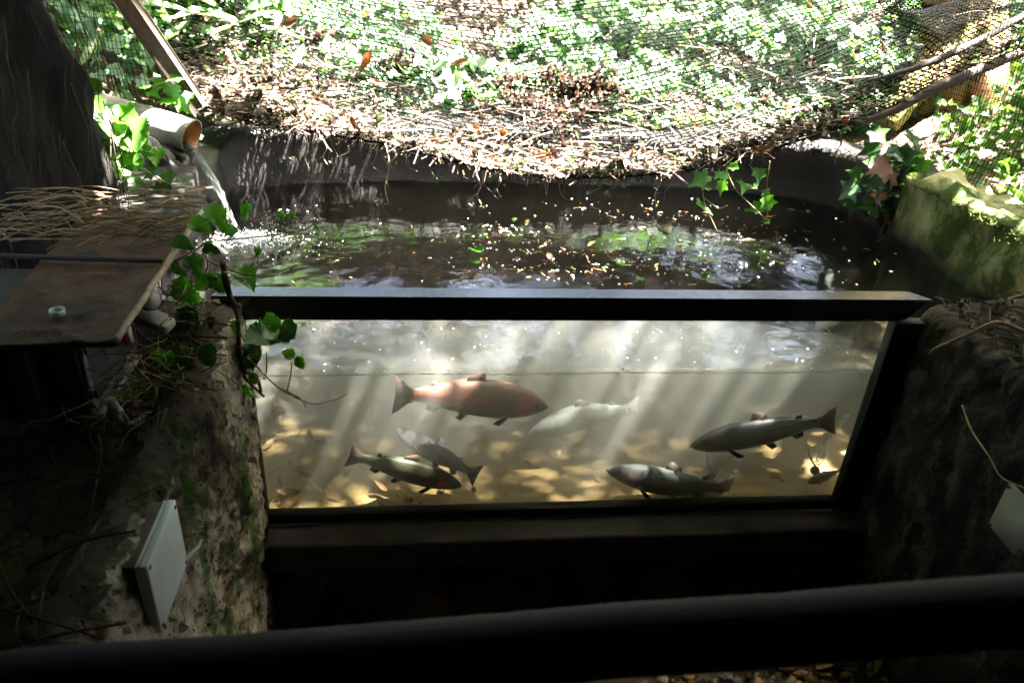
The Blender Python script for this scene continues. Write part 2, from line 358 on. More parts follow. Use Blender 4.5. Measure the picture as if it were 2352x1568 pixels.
def make_clear(name, tint, refl, white):
    m, nt, b = newmat(name); out = nt.nodes['Material Output']; nt.nodes.remove(b)
    tr = nt.nodes.new('ShaderNodeBsdfTransparent'); tr.inputs[0].default_value = (*tint, 1)
    gl = nd(nt, 'ShaderNodeBsdfGlossy', Roughness=.08); tl = nt.nodes.new('ShaderNodeBsdfTranslucent'); df = nt.nodes.new('ShaderNodeBsdfDiffuse')
    a = nt.nodes.new('ShaderNodeMixShader'); a.inputs[0].default_value = .5; nt.links.new(tl.outputs[0], a.inputs[1]); nt.links.new(df.outputs[0], a.inputs[2])
    b2 = nt.nodes.new('ShaderNodeMixShader'); b2.inputs[0].default_value = white; nt.links.new(tr.outputs[0], b2.inputs[1]); nt.links.new(a.outputs[0], b2.inputs[2])
    c = nt.nodes.new('ShaderNodeMixShader'); c.inputs[0].default_value = refl; nt.links.new(b2.outputs[0], c.inputs[1]); nt.links.new(gl.outputs[0], c.inputs[2])
    nt.links.new(c.outputs[0], out.inputs[0]); return m
M['milky'] = make_clear('fogged plastic', (.5, .52, .52), .12, .16)
M['clear'] = make_clear('clear plastic', (.8, .83, .82), .12, .08)
M['jet'] = make_clear('falling water', (.97, .98, 1), .10, .012)
M['bubble'] = make_clear('air bubbles', (.95, .97, 1), .2, .7)
def make_fish_mat():
    m, nt, b = newmat('trout skin')
    a = nt.nodes.new('ShaderNodeAttribute'); a.attribute_name = 'Col'
    c = coords(nt, 'Object')
    v = nd(nt, 'ShaderNodeTexVoronoi', Scale=115); nt.links.new(c, v.inputs['Vector'])
    n = nd(nt, 'ShaderNodeTexNoise', Scale=18, Detail=4); nt.links.new(c, n.inputs['Vector'])
    sp = ramp(nt, v.outputs['Distance'], [(.20, (.12, .12, .12)), (.34, (1, 1, 1))])
    mo = ramp(nt, n.outputs['Fac'], [(.3, (.75, .75, .75)), (.7, (1.15, 1.15, 1.15))])
    cc = mixc(nt, 1.0, a.outputs['Color'], mo, 'MULTIPLY'); cc = mixc(nt, .8, cc, mixc(nt, 1.0, cc, sp, 'MULTIPLY'))
    nt.links.new(cc, b.inputs['Base Color']); b.inputs['Roughness'].default_value = .5; b.inputs['Specular IOR Level'].default_value = .25
    return m
M['fish'] = make_fish_mat()

# ------------------------------------------------------------------ setting: ground, banks, pond
GZ = -1.0
obj('ground', boxmesh((-40, -40, GZ-.3), (40, 40, GZ), 0), M['soil'], smooth=False)['kind'] = 'structure'
RX0, RX1, RY1 = -1.78, 2.0, 2.15
def bank_h(x, y):
    dx = max(RX0-x, x-RX1, 0); dy = max(y-RY1, 0)
    d = math.hypot(dx, dy)
    sl = .36 if dy > dx else .42
    h = .22 + sl*d - .006*d*d*(d > 0) + .07*fbm((x, y, .3), 1.3)*min(1, d*3+.1) + .03*fbm((x, y, 7), 5)
    return h
xs = np.concatenate([np.linspace(-14, -3.6, 14), np.linspace(-3.5, 4.5, 120), np.linspace(4.6, 15, 14)])
ys = np.concatenate([np.linspace(-1.0, 5.5, 90), np.linspace(5.8, 18, 20)])
V, F, idx = [], [], {}
for j, y in enumerate(ys):
    for i, x in enumerate(xs):
        idx[i, j] = len(V); V.append((x, y, bank_h(x, y)))
for j in range(len(ys)-1):
    for i in range(len(xs)-1):
        cx, cyy = (xs[i]+xs[i+1])/2, (ys[j]+ys[j+1])/2
        if RX0 < cx < RX1 and cyy < RY1: continue
        F.append((idx[i, j], idx[i+1, j], idx[i+1, j+1], idx[i, j+1]))
obj('bank', pymesh('bank', V, F), M['soil'])['kind'] = 'structure'

# pond outline: x-extent for each y, rounded at the back
XL, XR = -1.45, 1.74
def back_y(x):
    t = (x - .1)/1.62
    return 1.55 + .44*math.sqrt(max(0, 1-abs(t)**3.2))
def grid_sheet(P, closed=False):
    """P[j][i] of points -> V,F"""
    V = [p for row in P for p in row]; n = len(P[0]); F = []
    for j in range(len(P)-1):
        for i in range(n-1): F.append((j*n+i, j*n+i+1, (j+1)*n+i+1, (j+1)*n+i))
    return V, F
def solid_wall(path, z0, ztops, thick, name, mat, label, cat, amp=.012, nz=22, sc_=6, rough_top=.02):
    """wall along path (list of (x,y)), inner face on the path, thickness outward (left of travel)"""
    n = len(path); rows = []
    def nrm(i):
        a = Vector(path[max(i-1, 0)]); b = Vector(path[min(i+1, n-1)]); d = (b-a).normalized(); return Vector((-d.y, d.x))
    for k in range(nz+1):
        row = []
        for i in range(n):
            z = z0 + (ztops[i]-z0)*k/nz; N = nrm(i)
            p = Vector((path[i][0], path[i][1], z)); d = amp*fbm(p, sc_, 5)
            row.append(p + Vector((N.x, N.y, 0))*(-d))
        rows.append(row)
    for f in (.1, .5, .9, 1.0):
        row = []
        for i in range(n):
            N = nrm(i); p = Vector((path[i][0]+N.x*thick*f, path[i][1]+N.y*thick*f, ztops[i]))
            p.z += rough_top*fbm(p, 5, 4) + (.012 if f in (.1, .9) else .02 if f == .5 else -.01); row.append(p)
        rows.append(row)
    rows.append([Vector((path[i][0]+nrm(i).x*thick, path[i][1]+nrm(i).y*thick, z0)) for i in range(n)])
    V, F = grid_sheet(rows); m = len(rows)
    F.append(tuple(k*n for k in range(m))); F.append(tuple(k*n+n-1 for k in range(m-1, -1, -1)))
    bm = bmesh.new(); me = pymesh(name, V, F); bm.from_mesh(me); bmesh.ops.recalc_face_normals(bm, faces=bm.faces)
    o = obj(name, bm, mat); tag(o, label, cat); return o
# left + back wall travels right -> left so that outward is on the left of travel ... from right end of back to left front
path = []
for y in np.linspace(1.22, 1.5, 8): path.append((1.735, y))
for x in np.linspace(1.70, -1.44, 60): path.append((x, back_y(x)))
lp = path[-1]
for y in np.linspace(lp[1]-.04, .02, 26): path.append((XL - .01*math.sin(y*3), y))
path = path[::-1]
zt = []
for (x, y) in path: zt.append(.27 + .05*fbm((x, y, 0), 2) + (-.06 if x < -1.40 else 0))
solid_wall(path, -.88, zt, .28, 'pond_wall', M['conc'], 'dark wet concrete wall curving round the back of the pond', 'wall', amp=.03)
path = [(1.74 + .02*math.sin(t*4), y) for t, y in zip(np.linspace(0, 1, 44), np.linspace(1.22, .03, 44))][::-1]
path = [(p[0], p[1]) for p in path]
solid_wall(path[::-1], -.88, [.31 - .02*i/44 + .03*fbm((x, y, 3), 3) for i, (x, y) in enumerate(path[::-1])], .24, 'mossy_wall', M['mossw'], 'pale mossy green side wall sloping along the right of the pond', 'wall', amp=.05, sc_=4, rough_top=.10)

# pond bed
P = []
for y in np.linspace(.016, 2.0, 70):
    P.append([Vector((x, y, -.565 - .16*min(y, .9) + .045*fbm((x, y, 2), 2.2) + .015*fbm((x, y, 9), 9) + .05*max(0, -x-.4)*.7)) for x in np.linspace(-1.5, 1.8, 110)])
V, F = grid_sheet(P)
obj('pond_bed', pymesh('pond_bed', V, F), M['sand'])['kind'] = 'structure'

# water body: closed box with a rippled top
SPL = Vector((-1.26, 1.10))
rows = []
yv = np.linspace(.0135, 1.985, 120)
nx = 170
top = []
for y in yv:
    row = []
    for i in range(nx):
        x = -1.475 + (1.775+1.475)*i/(nx-1)
        d = math.hypot(x-SPL.x, y-SPL.y)
        z = .0035*math.sin(d*62)*math.exp(-d*4.2) + .0009*fbm((x, y, 0), 7, 3) + .003*fbm((x*.9, y*1.5, 4), 18, 2)*math.exp(-d*2.2)
        row.append(Vector((x, y, z)))
    top.append(row)
bot = [[Vector((p.x, p.y, -.86)) for p in (r[0], r[-1])] for r in (top[0], top[-1])]
V, F = grid_sheet(top); n0 = len(V); ny = len(yv)
V += [bot[0][0], bot[0][1], bot[1][1], bot[1][0]]
F.append((n0, n0+3, n0+2, n0+1))
F.append(tuple([n0, n0+1] + [i for i in range(nx-1, -1, -1)]))
F.append(tuple([n0+2, n0+3] + [(ny-1)*nx+i for i in range(nx)]))
F.append(tuple([n0+1, n0+2] + [(j)*nx+nx-1 for j in range(ny-1, -1, -1)]))
F.append(tuple([n0+3, n0] + [j*nx for j in range(ny)]))
o = obj('water', pymesh('water', V, F), M['water']); o['kind'] = 'structure'
# silt hanging in the water near the glass: a soft-backed cloud, thickest at the middle
def silt(name, xc, rx, y0, ry, zc, rz, mat):
    rows = []
    for j in range(25):
        a = math.pi*j/24; row = []
        for i in range(33):
            b = math.pi*i/32
            sx, sz = -math.cos(b), math.cos(a); k = math.sin(a)*math.sin(b)
            x = xc + rx*math.copysign(abs(sx)**.4, sx); z = zc + rz*math.copysign(abs(sz)**.35, sz)
            row.append(Vector((x, y0 + ry*k**.6 + .02*fbm((x, z, 2), 4)*k, z)))
        rows.append(row)
    V, F = grid_sheet(rows); n = len(V); m = 33
    for j in range(25):
        for i in range(33): V.append(Vector((V[j*m+i].x, y0-.004, V[j*m+i].z)))
    for j in range(24):
        for i in range(32): F.append((n+j*m+i, n+(j+1)*m+i, n+(j+1)*m+i+1, n+j*m+i+1))
    bm = bmesh.new(); bm.from_mesh(pymesh(name, V, F)); bmesh.ops.remove_doubles(bm, verts=bm.verts, dist=.0041); 
    bmesh.ops.holes_fill(bm, edges=bm.edges[:]); bmesh.ops.recalc_face_normals(bm, faces=bm.faces)
    o = obj(name, bm, mat); o['kind'] = 'stuff'; tag(o, 'pale silt clouding the water close behind the glass', 'silt'); return o
def siltmat(name, c, d):
    m, nt, b = newmat(name); nt.nodes.remove(b); pv = nt.nodes.new('ShaderNodeVolumePrincipled')
    pv.inputs['Color'].default_value = (*c, 1); pv.inputs['Density'].default_value = d; pv.inputs['Anisotropy'].default_value = .2
    nt.links.new(pv.outputs[0], nt.nodes['Material Output'].inputs['Volume']); return m
silt('silt_cloud', .03, 1.09, .02, .60, -.45, .446, siltmat('hanging silt', (.315, .323, .292), 2.5))

# ------------------------------------------------------------------ window
win = thing('viewing_window', 'wide black framed viewing window into the trout pond', 'window', (0, 0, -.56))
WX = 1.0; GT = .197; GB = -.529
child('frame_top', prism([(-1.06, .262), (1.09, .262), (1.04, .205), (1.01, GT), (-1.0, GT), (-1.03, .205)], -.018, .028, 'y'), M['black'], win, False)
bm = prism([(-1.08, -.022), (1.105, -.022), (1.055, .040), (-1.04, .040)], .263, .275, 'z')
child('top_cap', bm, M['black'], win, False)
child('frame_left', boxmesh((-1.055, -.03, GB-.05), (-1.0, .012, GT-.001), .004), M['blackm'], win)
child('frame_right', boxmesh((1.0, -.03, GB-.05), (1.118, .012, GT-.001), .004), M['blackm'], win)
child('frame_bottom', boxmesh((-.999, -.028, GB-.035), (.999, .012, GB), .004), M['blackm'], win)
mb = MB()
P_ = [Vector((x, -.0015, .0015*math.sin(x*9) + .0012*fbm((x*8, 0, 0), 3, 3))) for x in np.linspace(-.999, .999, 260)]
mb.tube(P_, [max(.0002, .0011+.0022*fbm((i*.45, 2, 0), 1, 3)) for i in range(260)], 5)
child('scum_line', mb.mesh('scum_line'), M['scum'], win)
g = child('glass_pane', boxmesh((-1.0, 0, GB), (1.0, .0115, GT), 0), [M['clear'], M['film']], win, False)
gm = g.data
M['pane'] = make_clear('clear pane', (.97, .985, .975), .02, .0)
gm.materials[0] = M['pane']
for p in gm.polygons: p.material_index = 1 if p.normal.y < -.5 else 0

sill = obj('window_sill', boxmesh((-1.0, -.135, -.68), (1.1, -.031, -.566), .012), M['sill']); tag(sill, 'grey silted concrete sill below the viewing window', 'sill')
rw = obj('recess_wall', boxmesh((-1.0, -.10, GZ), (1.1, .012, -.681), 0), M['wallR'], smooth=False); tag(rw, 'dark rendered wall under the window sill', 'wall')

# ------------------------------------------------------------------ piers on both sides of the window
def pier(name, face_x, side, ztop_fn, mat, label, ymin, depth, amp, bulge, zmin=GZ-.02):
    """side=+1: body lies at x>face; face looks to -x"""
    ny, nz, nt = 110, 90, 26
    rows = []
    ys = np.linspace(-.0, ymin, ny)
    for k in range(nz):
        row = []
        for y in ys:
            zt = ztop_fn(face_x, y); t = k/(nz-1); z = zmin + (zt-zmin)*t
            r = min(1, (1-t)*(zt-zmin)/.07); rd = .05*(1-math.sqrt(max(0, 1-(1-r)**2)))
            p = Vector((face_x, y, z))
            d = amp*(fbm((p.x, p.y, p.z*.6), 4.5, 6) + .5*abs(fbm((p.x+4, p.y*1.5, p.z*.7), 12, 4)) + .35*fbm((p.x, p.y, p.z), 40, 3)) * min(1, -y*12+.15)
            p.x = face_x + side*(rd - d - bulge(y, z))
            row.append(p)
        rows.append(row)
    for k in range(1, nt):
        row = []
        for y in ys:
            x = face_x + side*(.05 + (depth-.05)*k/(nt-1)); p = Vector((x, y, ztop_fn(x, y)))
            p.z += .026*fbm(p, 6, 5)*min(1, -y*8) + .05*max(0, fbm((p.x*1.2, p.y, 4), 5, 4))*min(1, -y*4) ; row.append(p)
        rows.append(row)
    rows.append([Vector((face_x+side*depth, y, zmin)) for y in ys])
    V, F = grid_sheet(rows); n = ny; m = len(rows)
    F.append(tuple(k*n for k in range(m))); F.append(tuple(k*n+n-1 for k in range(m-1, -1, -1)))
    me = pymesh(name, V, F); bm = bmesh.new(); bm.from_mesh(me); bmesh.ops.recalc_face_normals(bm, faces=bm.faces)
    o = obj(name, bm, mat); tag(o, label, 'wall'); return o
def lz(x, y):
    return .25 - .13*min(1, max(0, (-x-1.06)*11))*min(1, max(0, (-y-.12)*8))
def rz(x, y): return .25 + .10*min(1, max(0, (x-1.25)*2)) - .05*min(1, max(0, (-y-.45)*1.5))
leftp = pier('plastered_wall', -1.0, -1, lz, M['wallL'], 'weathered lime plaster wall with moss streaks, left of the window', -1.75, .8, .035, lambda y, z: -.02*min(1, max(0, (-y-.3)*4)))
rightp = pier('rendered_wall', 1.1, 1, rz, M['wallR'], 'dark crumbling rendered wall, right of the window', -1.75, .9, .04, lambda y, z: .015*math.sin(y*5))

# ------------------------------------------------------------------ viewing shelter (overhead and behind the viewer)
sh = thing('viewing_shelter', 'dark timber viewing shelter over the railed lookout', 'shelter', (0, -2.5, GZ))
child('roof', boxmesh((-2.3, -4.3, 1.82), (2.5, .15, 1.92), 0), M['darkwood'], sh, False)
child('wall', boxmesh((-2.2, -4.2, GZ), (2.4, -4.1, 1.82), 0), M['darkwood'], sh, False)
child('wall', boxmesh((-1.95, -4.1, GZ), (-1.85, -.75, 1.82), 0), M['darkwood'], sh, False)
child('wall', boxmesh((2.05, -4.1, GZ), (2.15, -.75, 1.82), 0), M['darkwood'], sh, False)
child('deck', boxmesh((-1.0, -4.1, -.5), (1.06, -1.3, -.4), 0), M['darkwood'], sh, False)
hr = thing('handrail', 'dark worn timber handrail crossing close in front', 'railing', (-.4, -1.47, -.4))
ra, rb = Vector((-.951, -1.438, .469)), Vector((.175, -1.511, .607)); dv = rb-ra
bm = bmesh.new(); mb = MB()
pts = [ra + dv*t + Vector((0, 0, .004*fbm((t*3, 0, 0), 2))) for t in np.linspace(-.3, 1.45, 60)]
mb.tube(pts, [.039+.0015*fbm((i*.2, 1, 0), 1) for i in range(60)], 20)
child('rail', mb.mesh('rail'), M['rail'], hr)
for t in (-.27, 1.42):
    p = ra + dv*t; child('post', boxmesh((p.x-.035, p.y-.035, -.4), (p.x+.035, p.y+.035, p.z-.02), .004), M['rail'], hr)

# ------------------------------------------------------------------ leaf templates (unit size, lying in xy, tip along +y, normal +z)
def fan(outline, fold=.12, droop=.1):
    V = [(0, .38, -fold*.3)] ; n = len(outline)
    for (x, y) in outline: V.append((x, y, fold*abs(x) - droop*max(0, y-.4)**2*2 - .05*abs(x)*y))
    F = [(0, 1+i, 1+(i+1) % n) for i in range(n)]
    return np.array(V), F
IVY = fan([(0, 0), (.16, -.07), (.42, .0), (.34, .2), (.52, .5), (.24, .55), (.12, .72), (0, 1.0), (-.12, .72), (-.24, .55), (-.52, .5), (-.34, .2), (-.42, .0), (-.16, -.07)])
OVATE = fan([(0, 0), (.2, .06), (.34, .25), (.33, .45), (.22, .68), (.1, .86), (0, 1), (-.1, .86), (-.22, .68), (-.33, .45), (-.34, .25), (-.2, .06)], fold=.25, droop=.25)
LANCE = (np.array([(0, 0, 0), (.07, .25, .03), (0, .3, -.01), (-.07, .25, .03), (.085, .55, .02), (0, .6, -.03), (-.085, .55, .02), (0, 1, -.16)]), [(0, 1, 2), (0, 2, 3), (1, 4, 5, 2), (2, 5, 6, 3), (4, 7, 5), (5, 7, 6)])
def serrated(n=17, wid=.36):
    """broad toothed leaf with a fold and curl"""
    O = []
    for i in range(n):
        t = i/(n-1); w_ = wid*(math.sin(math.pi*t**.72))**.85
        O.append((w_*(1+.22*(i % 2)), t - .07*(i % 2)))
    out = [(0, 0)] + O[1:-1] + [(0, 1)] + [(-x, y) for x, y in O[1:-1][::-1]]
    V, F = fan(out, .22, .25); return V, F
BROAD = serrated()
def curled(wid=.2, curl=2.2, n=7):
    """dry curled leaf with a midrib"""
    V, F = [], []
    for i in range(n):
        t = i/(n-1); w_ = wid*math.sin(math.pi*(t*.92+.04))**.8
        y = math.sin(t*curl)/curl; z = (1-math.cos(t*curl))/curl*.8
        for s in (-1, -.5, 0, .5, 1):
            V.append((s*w_, y, z + .28*w_*s*s*2 + .02*math.sin(9*t+s*3)))
    for i in range(n-1):
        for k in range(4): F.append((i*5+k, i*5+k+1, (i+1)*5+k+1, (i+1)*5+k))
    return np.array(V), F
def frame_from(nrm, rot):
    """3x3 whose columns are x,y,z with z=nrm"""
    n = Vector(nrm).normalized(); a = Vector((0, 0, 1)) if abs(n.z) < .95 else Vector((1, 0, 0))
    x = a.cross(n).normalized(); y = n.cross(x)
    c, s = math.cos(rot), math.sin(rot); x2 = x*c + y*s; y2 = n.cross(x2)
    return np.array([[x2.x, y2.x, n.x], [x2.y, y2.y, n.y], [x2.z, y2.z, n.z]])
def scatter(name, templ, items, mats, cols=None, mi=None):
    """items: (pos, normal, rot, size); one mesh"""
    TV, TF = templ; nv = len(TV); N = len(items)
    V = np.zeros((N*nv, 3)); C = np.zeros((N*nv, 3), np.float32); F = []; MI = []
    for i, (p, n, r, s) in enumerate(items):
        A = frame_from(n, r); V[i*nv:(i+1)*nv] = TV*s @ A.T + np.array(p)
        C[i*nv:(i+1)*nv] = cols[i] if cols is not None else rnd.random()
        F += [tuple(k+i*nv for k in f) for f in TF]
        if mi is not None: MI += [mi[i]]*len(TF)
    return pymesh(name, V, F, C, MI if mi is not None else None)

# ------------------------------------------------------------------ net over the pond
FE = [(462, 243, 1.80), (560, 278, 1.70), (700, 300, 1.60), (900, 335, 1.50), (1050, 372, 1.42), (1150, 395, 1.38), (1300, 408, 1.35), (1450, 405, 1.35), (1600, 388, 1.35),
      (1750, 350, 1.36), (1900, 305, 1.38), (2020, 258, 1.40), (2110, 215, 1.42), (2230, 160, 1.45), (2352, 105, 1.50), (2480, 45, 1.55)]
front = smooth_path([at(*a) for a in FE], 6)
def resample(P, n):
    d = [0]
    for a, b in zip(P, P[1:]): d.append(d[-1] + (b-a).length)
    out, j = [], 0
    for k in range(n):
        t = d[-1]*k/(n-1)
        while j < len(P)-2 and d[j+1] < t: j += 1
        f = (t-d[j])/max(1e-9, d[j+1]-d[j]); out.append(P[j].lerp(P[j+1], min(1, f)))
    return out
NU, NS = 125, 62
front = resample(front, NU)
def net_pt(u, s):
    """u along the front edge 0..1, s from front edge (0) to the back (1)"""
    k = u*(NU-1); i = min(NU-2, int(k)); F_ = front[i].lerp(front[i+1], k-i)
    B_ = Vector((-2.35 + 4.75*u, 3.3 + .25*math.sin(u*7), 1.17 + .08*math.sin(u*9+1)))
    pw = 1.15 + .75*math.sin(math.pi*min(1, max(0, u*1.05)))
    p = F_.lerp(B_, s); p.z = F_.z + (B_.z-F_.z)*s**pw
    q = (u*5, s*3, 0)
    sag = .055*fbm(q, 1.1, 2) + .02*fbm((u*14, s*8, 2), 1, 2)
    p.z += sag*min(1, s*6); p.x += .025*fbm((u*8, s*6, 5), 1, 2); p.y += .03*fbm((u*8, s*6, 9), 1, 2)*min(1, s*5)
    return p
NP = [[net_pt(i/(NU-1), j/(NS-1)) for i in range(NU)] for j in range(NS)]
mb = MB()
def jog(p, i, j):   # knots pull the meshes into rounded diamonds
    a = .006*(1 if (i+j) % 2 else -1); return p + Vector((a, a*.6, 0))
for j in range(NS):
    mb.tube([jog(NP[j][i], i, j) for i in range(NU)], .0040 if j else .006, 3)
for i in range(NU):
    mb.tube([jog(NP[j][i], i, j) for j in range(NS)], .0035, 3)
tag(obj('pond_net', mb.mesh('pond_net'), M['net']), 'black mesh net sagging over the back of the pond, strewn with litter', 'net')

def fence_net(P00, P10, P01, P11, nu, nv, name, label, rad=.0013, wob=.01):
    mb = MB(); P00, P10, P01, P11 = map(Vector, (P00, P10, P01, P11))
    def q(i, j):
        u, v = i/(nu-1), j/(nv-1); p = P00.lerp(P10, u).lerp(P01.lerp(P11, u), v)
        return p + Vector((fbm((u*5, v*4, 1), 1, 2), fbm((u*5, v*4, 6), 1, 2), fbm((u*9, v*9, 3), 1, 2)*.5))*wob*3
    for j in range(nv): mb.tube([q(i, j) for i in range(nu)], rad, 3)
    for i in range(nu): mb.tube([q(i, j) for j in range(nv)], rad*1.25, 3)
    tag(obj(name, mb.mesh(name), M['net']), label, 'netting')
fence_net((-3.3, 2.35, .15), (-1.6, 1.95, .1), (-3.3, 2.35, 1.25), (-1.75, 1.95, 1.2), 76, 34, 'fence_netting', 'fine dark netting upright behind the white pipe')
fence_net((1.99, -.1, .15), (1.97, 2.3, .1), (2.0, -.1, 1.2), (2.05, 2.3, 1.2), 120, 40, 'fence_netting', 'fine dark netting upright beyond the mossy side wall')

# ------------------------------------------------------------------ litter caught on the net: one mass of straw, chaff and leaf scraps
def lit_density(u, s):
    d = math.exp(-s*5.2)*(1.0 + .35*math.sin(u*20)) + .50*math.exp(-((u-.14)/.13)**2)*math.exp(-((s-.22)/.2)**2)*1.4
    d += .75*math.exp(-((u-.46)/.10)**2)*math.exp(-((s-.42)/.10)**2)
    d *= .6 + .9*max(0, .4+fbm((u*12, s*10, 0), 1, 3))
    if u > .5: d *= max(.05, 1-(u-.5)*2.0)
    d *= 1 - .55*math.exp(-((u-.3)/.07)**2)*(s > .12)
    return d
STRAW = [(.17, .135, .105), (.12, .088, .064), (.05, .075, .02), (.085, .055, .038), (.05, .03, .021), (.02, .013, .0095), (.26, .22, .175), (.03, .02, .014)]
DARK = [(.03, .02, .016), (.06, .04, .03), (.09, .055, .035)]
def net_at_(px, py):
    d = ray(px, py); return min((NP[j][i] for j in range(NS) for i in range(NU)), key=lambda q: ((q-CAM) - d*(q-CAM).dot(d)).length/(q-CAM).length)
mb = MB(); n = 0
CUR = curled(.22, 2.0, 5)
while n < 7600:
    u, s = rnd.random(), rnd.random()**1.5
    if rnd.random() > lit_density(u, s): continue
    p = net_pt(u, s) + Vector((0, 0, rnd.uniform(-.012, .012) + .03*rnd.random()*math.exp(-s*9)))
    clump = math.exp(-((u-.46)/.10)**2)*math.exp(-((s-.42)/.10)**2) > .35
    c = rnd.choice(DARK if clump and rnd.random() < .8 else STRAW); k = rnd.uniform(.75, 1.2); c = tuple(x*k for x in c)
    a = rnd.uniform(0, 6.28); L = rnd.uniform(.015, .08) if rnd.random() < .72 else rnd.uniform(.1, .3)
    if rnd.random() < (.72 if not clump else .25):
        d = Vector((math.cos(a), math.sin(a)*.8, rnd.uniform(-.3, .3)))*L/2
        mb.tube([p-d, p+Vector((rnd.uniform(-.008, .008), 0, rnd.uniform(0, .01))), p+d], rnd.uniform(.0012, .0032), 3, 0, c)
    else:
        sz = .014 + .075*rnd.random()**2.6; A = frame_from((rnd.uniform(-.8, .8), rnd.uniform(-1.0, .6), 1), a)
        mb.add([tuple(v) for v in (CUR[0]*sz) @ A.T + np.array(p)], CUR[1], 0, c)
    n += 1
# dark matted clumps hanging in the middle of the net
for (cx_, cy_, sx_, sy_, cnt) in [(1345, 205, 75, 30, 420), (1270, 170, 25, 18, 90), (905, 150, 40, 25, 110), (735, 95, 40, 30, 110), (1180, 190, 40, 14, 90), (640, 190, 70, 35, 120), (1290, 300, 60, 30, 90)]:
    c0 = net_at_(cx_, cy_)
    for _ in range(cnt):
        d = ray(rnd.gauss(cx_, sx_*.55), rnd.gauss(cy_, sy_*.55)); t = ((c0-CAM).length + rnd.uniform(-.03, .0))/1.0
        p = CAM + d*t; a = rnd.uniform(0, 6.28); c = tuple(x*rnd.uniform(.6, 1.4) for x in rnd.choice(DARK))
        if rnd.random() < .4:
            L = rnd.uniform(.02, .07); e = Vector((math.cos(a), rnd.uniform(-.4, .4), math.sin(a)))*L/2; mb.tube([p-e, p+e*.2+Vector((0, 0, .006)), p+e], rnd.uniform(.0015, .0035), 3, 0, c)
        else:
            A = frame_from((rnd.uniform(-.8, .8), rnd.uniform(-1.4, .4), .7), a); mb.add([tuple(v) for v in (CUR[0]*rnd.uniform(.03, .065)) @ A.T + np.array(p)], CUR[1], 0, c)
# fringe hanging below the front edge
for _ in range(900):
    u = rnd.uniform(.02, .9); p = net_pt(u, rnd.uniform(0, .02)); L = rnd.uniform(.01, .05)*(1 if rnd.random() < .93 else 2.2)
    c = rnd.choice(STRAW+DARK); d = Vector((rnd.uniform(-.02, .02), rnd.uniform(-.02, .01), -L))
    mb.tube([p, p+d*.6+Vector((rnd.uniform(-.006, .006), 0, 0)), p+d], [.0024, .0017, .0008], 3, 0, c)
for _ in range(80):
    u = rnd.uniform(.02, .88); p = net_pt(u, rnd.uniform(0, .02)); L = rnd.uniform(.06, .17)
    mb.tube(smooth_path([p, p+Vector((rnd.uniform(-.03, .03), 0, -L*.4)), p+Vector((rnd.uniform(-.04, .04), 0, -L*.75)), p+Vector((rnd.uniform(-.06, .06), 0, -L))], 3), [.0026-.0002*i for i in range(10)], 4, 0, rnd.choice(STRAW))
tag(obj('net_litter', mb.mesh('net_litter'), M['litter'], smooth=False), 'mass of dry straw, chaff and leaf scraps lying in the sagging net', 'litter', kind='stuff')

# single dead leaves one can pick out on the net
DL = [pymesh('dead_leaf', *curled(.22, 1.0, 8)), pymesh('dead_leaf', *curled(.13, .9, 8)), pymesh('dead_leaf', *curled(.3, 1.5, 8))]
for m_ in DL: m_.materials.append(M['deadleaf'])
def set_basis(o, p, nrm, rot, s):
    A = frame_from(nrm, rot)
    o.matrix_world = Matrix(((A[0][0]*s, A[0][1]*s, A[0][2]*s, p[0]), (A[1][0]*s, A[1][1]*s, A[1][2]*s, p[1]), (A[2][0]*s, A[2][1]*s, A[2][2]*s, p[2]), (0, 0, 0, 1)))
def net_at(px, py):
    """the point of the net seen in direction (px,py)"""
    d = ray(px, py); best = None
    for j in range(0, NS):
        for i in range(NU):
            v = NP[j][i]-CAM; q = v - d*v.dot(d); e = q.length/v.length
            if best is None or e < best[0]: best = (e, NP[j][i])
    return best[1]
big = [(1068, 298, .11, 0, 'orange brown dead leaf standing upright low in the middle of the net'), (985, 120, .12, 2, 'rust brown crumpled leaf high on the net below the dry branches'),
       (1030, 158, .16, 1, 'long orange leaf lying across the net left of the dark clump'), (830, 172, .15, 0, 'brown winged dead leaf on the net left of the dry branches'),
       (822, 130, .1, 0, 'dark curled leaf caught on the net above the brown winged leaf'), (1190, 205, .08, 2, 'golden brown leaf under the dark clump of litter on the net'),
       (895, 208, .12, 1, 'narrow brown leaf hanging down the net left of centre'), (640, 70, .15, 0, 'large dark dead leaf hanging high on the left part of the net'),
       (1005, 350, .09, 2, 'pale brown leaf folded over the net edge above the black water'), (765, 335, .07, 0, 'red brown leaf tucked into the net edge above the wet wall'),
       (1215, 375, .16, 1, 'long orange leaf lying along the lowest part of the net edge'), (1720, 372, .14, 1, 'orange leaf lying on the net edge above the hanging ivy'),
       (1602, 312, .08, 0, 'small reddish leaf on the bright right part of the net'), (1900, 330, .07, 0, 'tan leaf dangling from the right part of the net edge')]
big = big[:]
for (px, py, s, k, lab) in big:
    p = net_at(px, py); o = bpy.data.objects.new('dead_leaf', DL[k]); col.objects.link(o)
    set_basis(o, p + Vector((0, -.02, .025)), (rnd.uniform(-.5, .5), -.8, .6), rnd.uniform(0, 6.28) if k != 1 else rnd.choice((-1.4, 1.5)), s*.85); tag(o, lab, 'leaf', 'dead leaves caught on the net')
k = 0
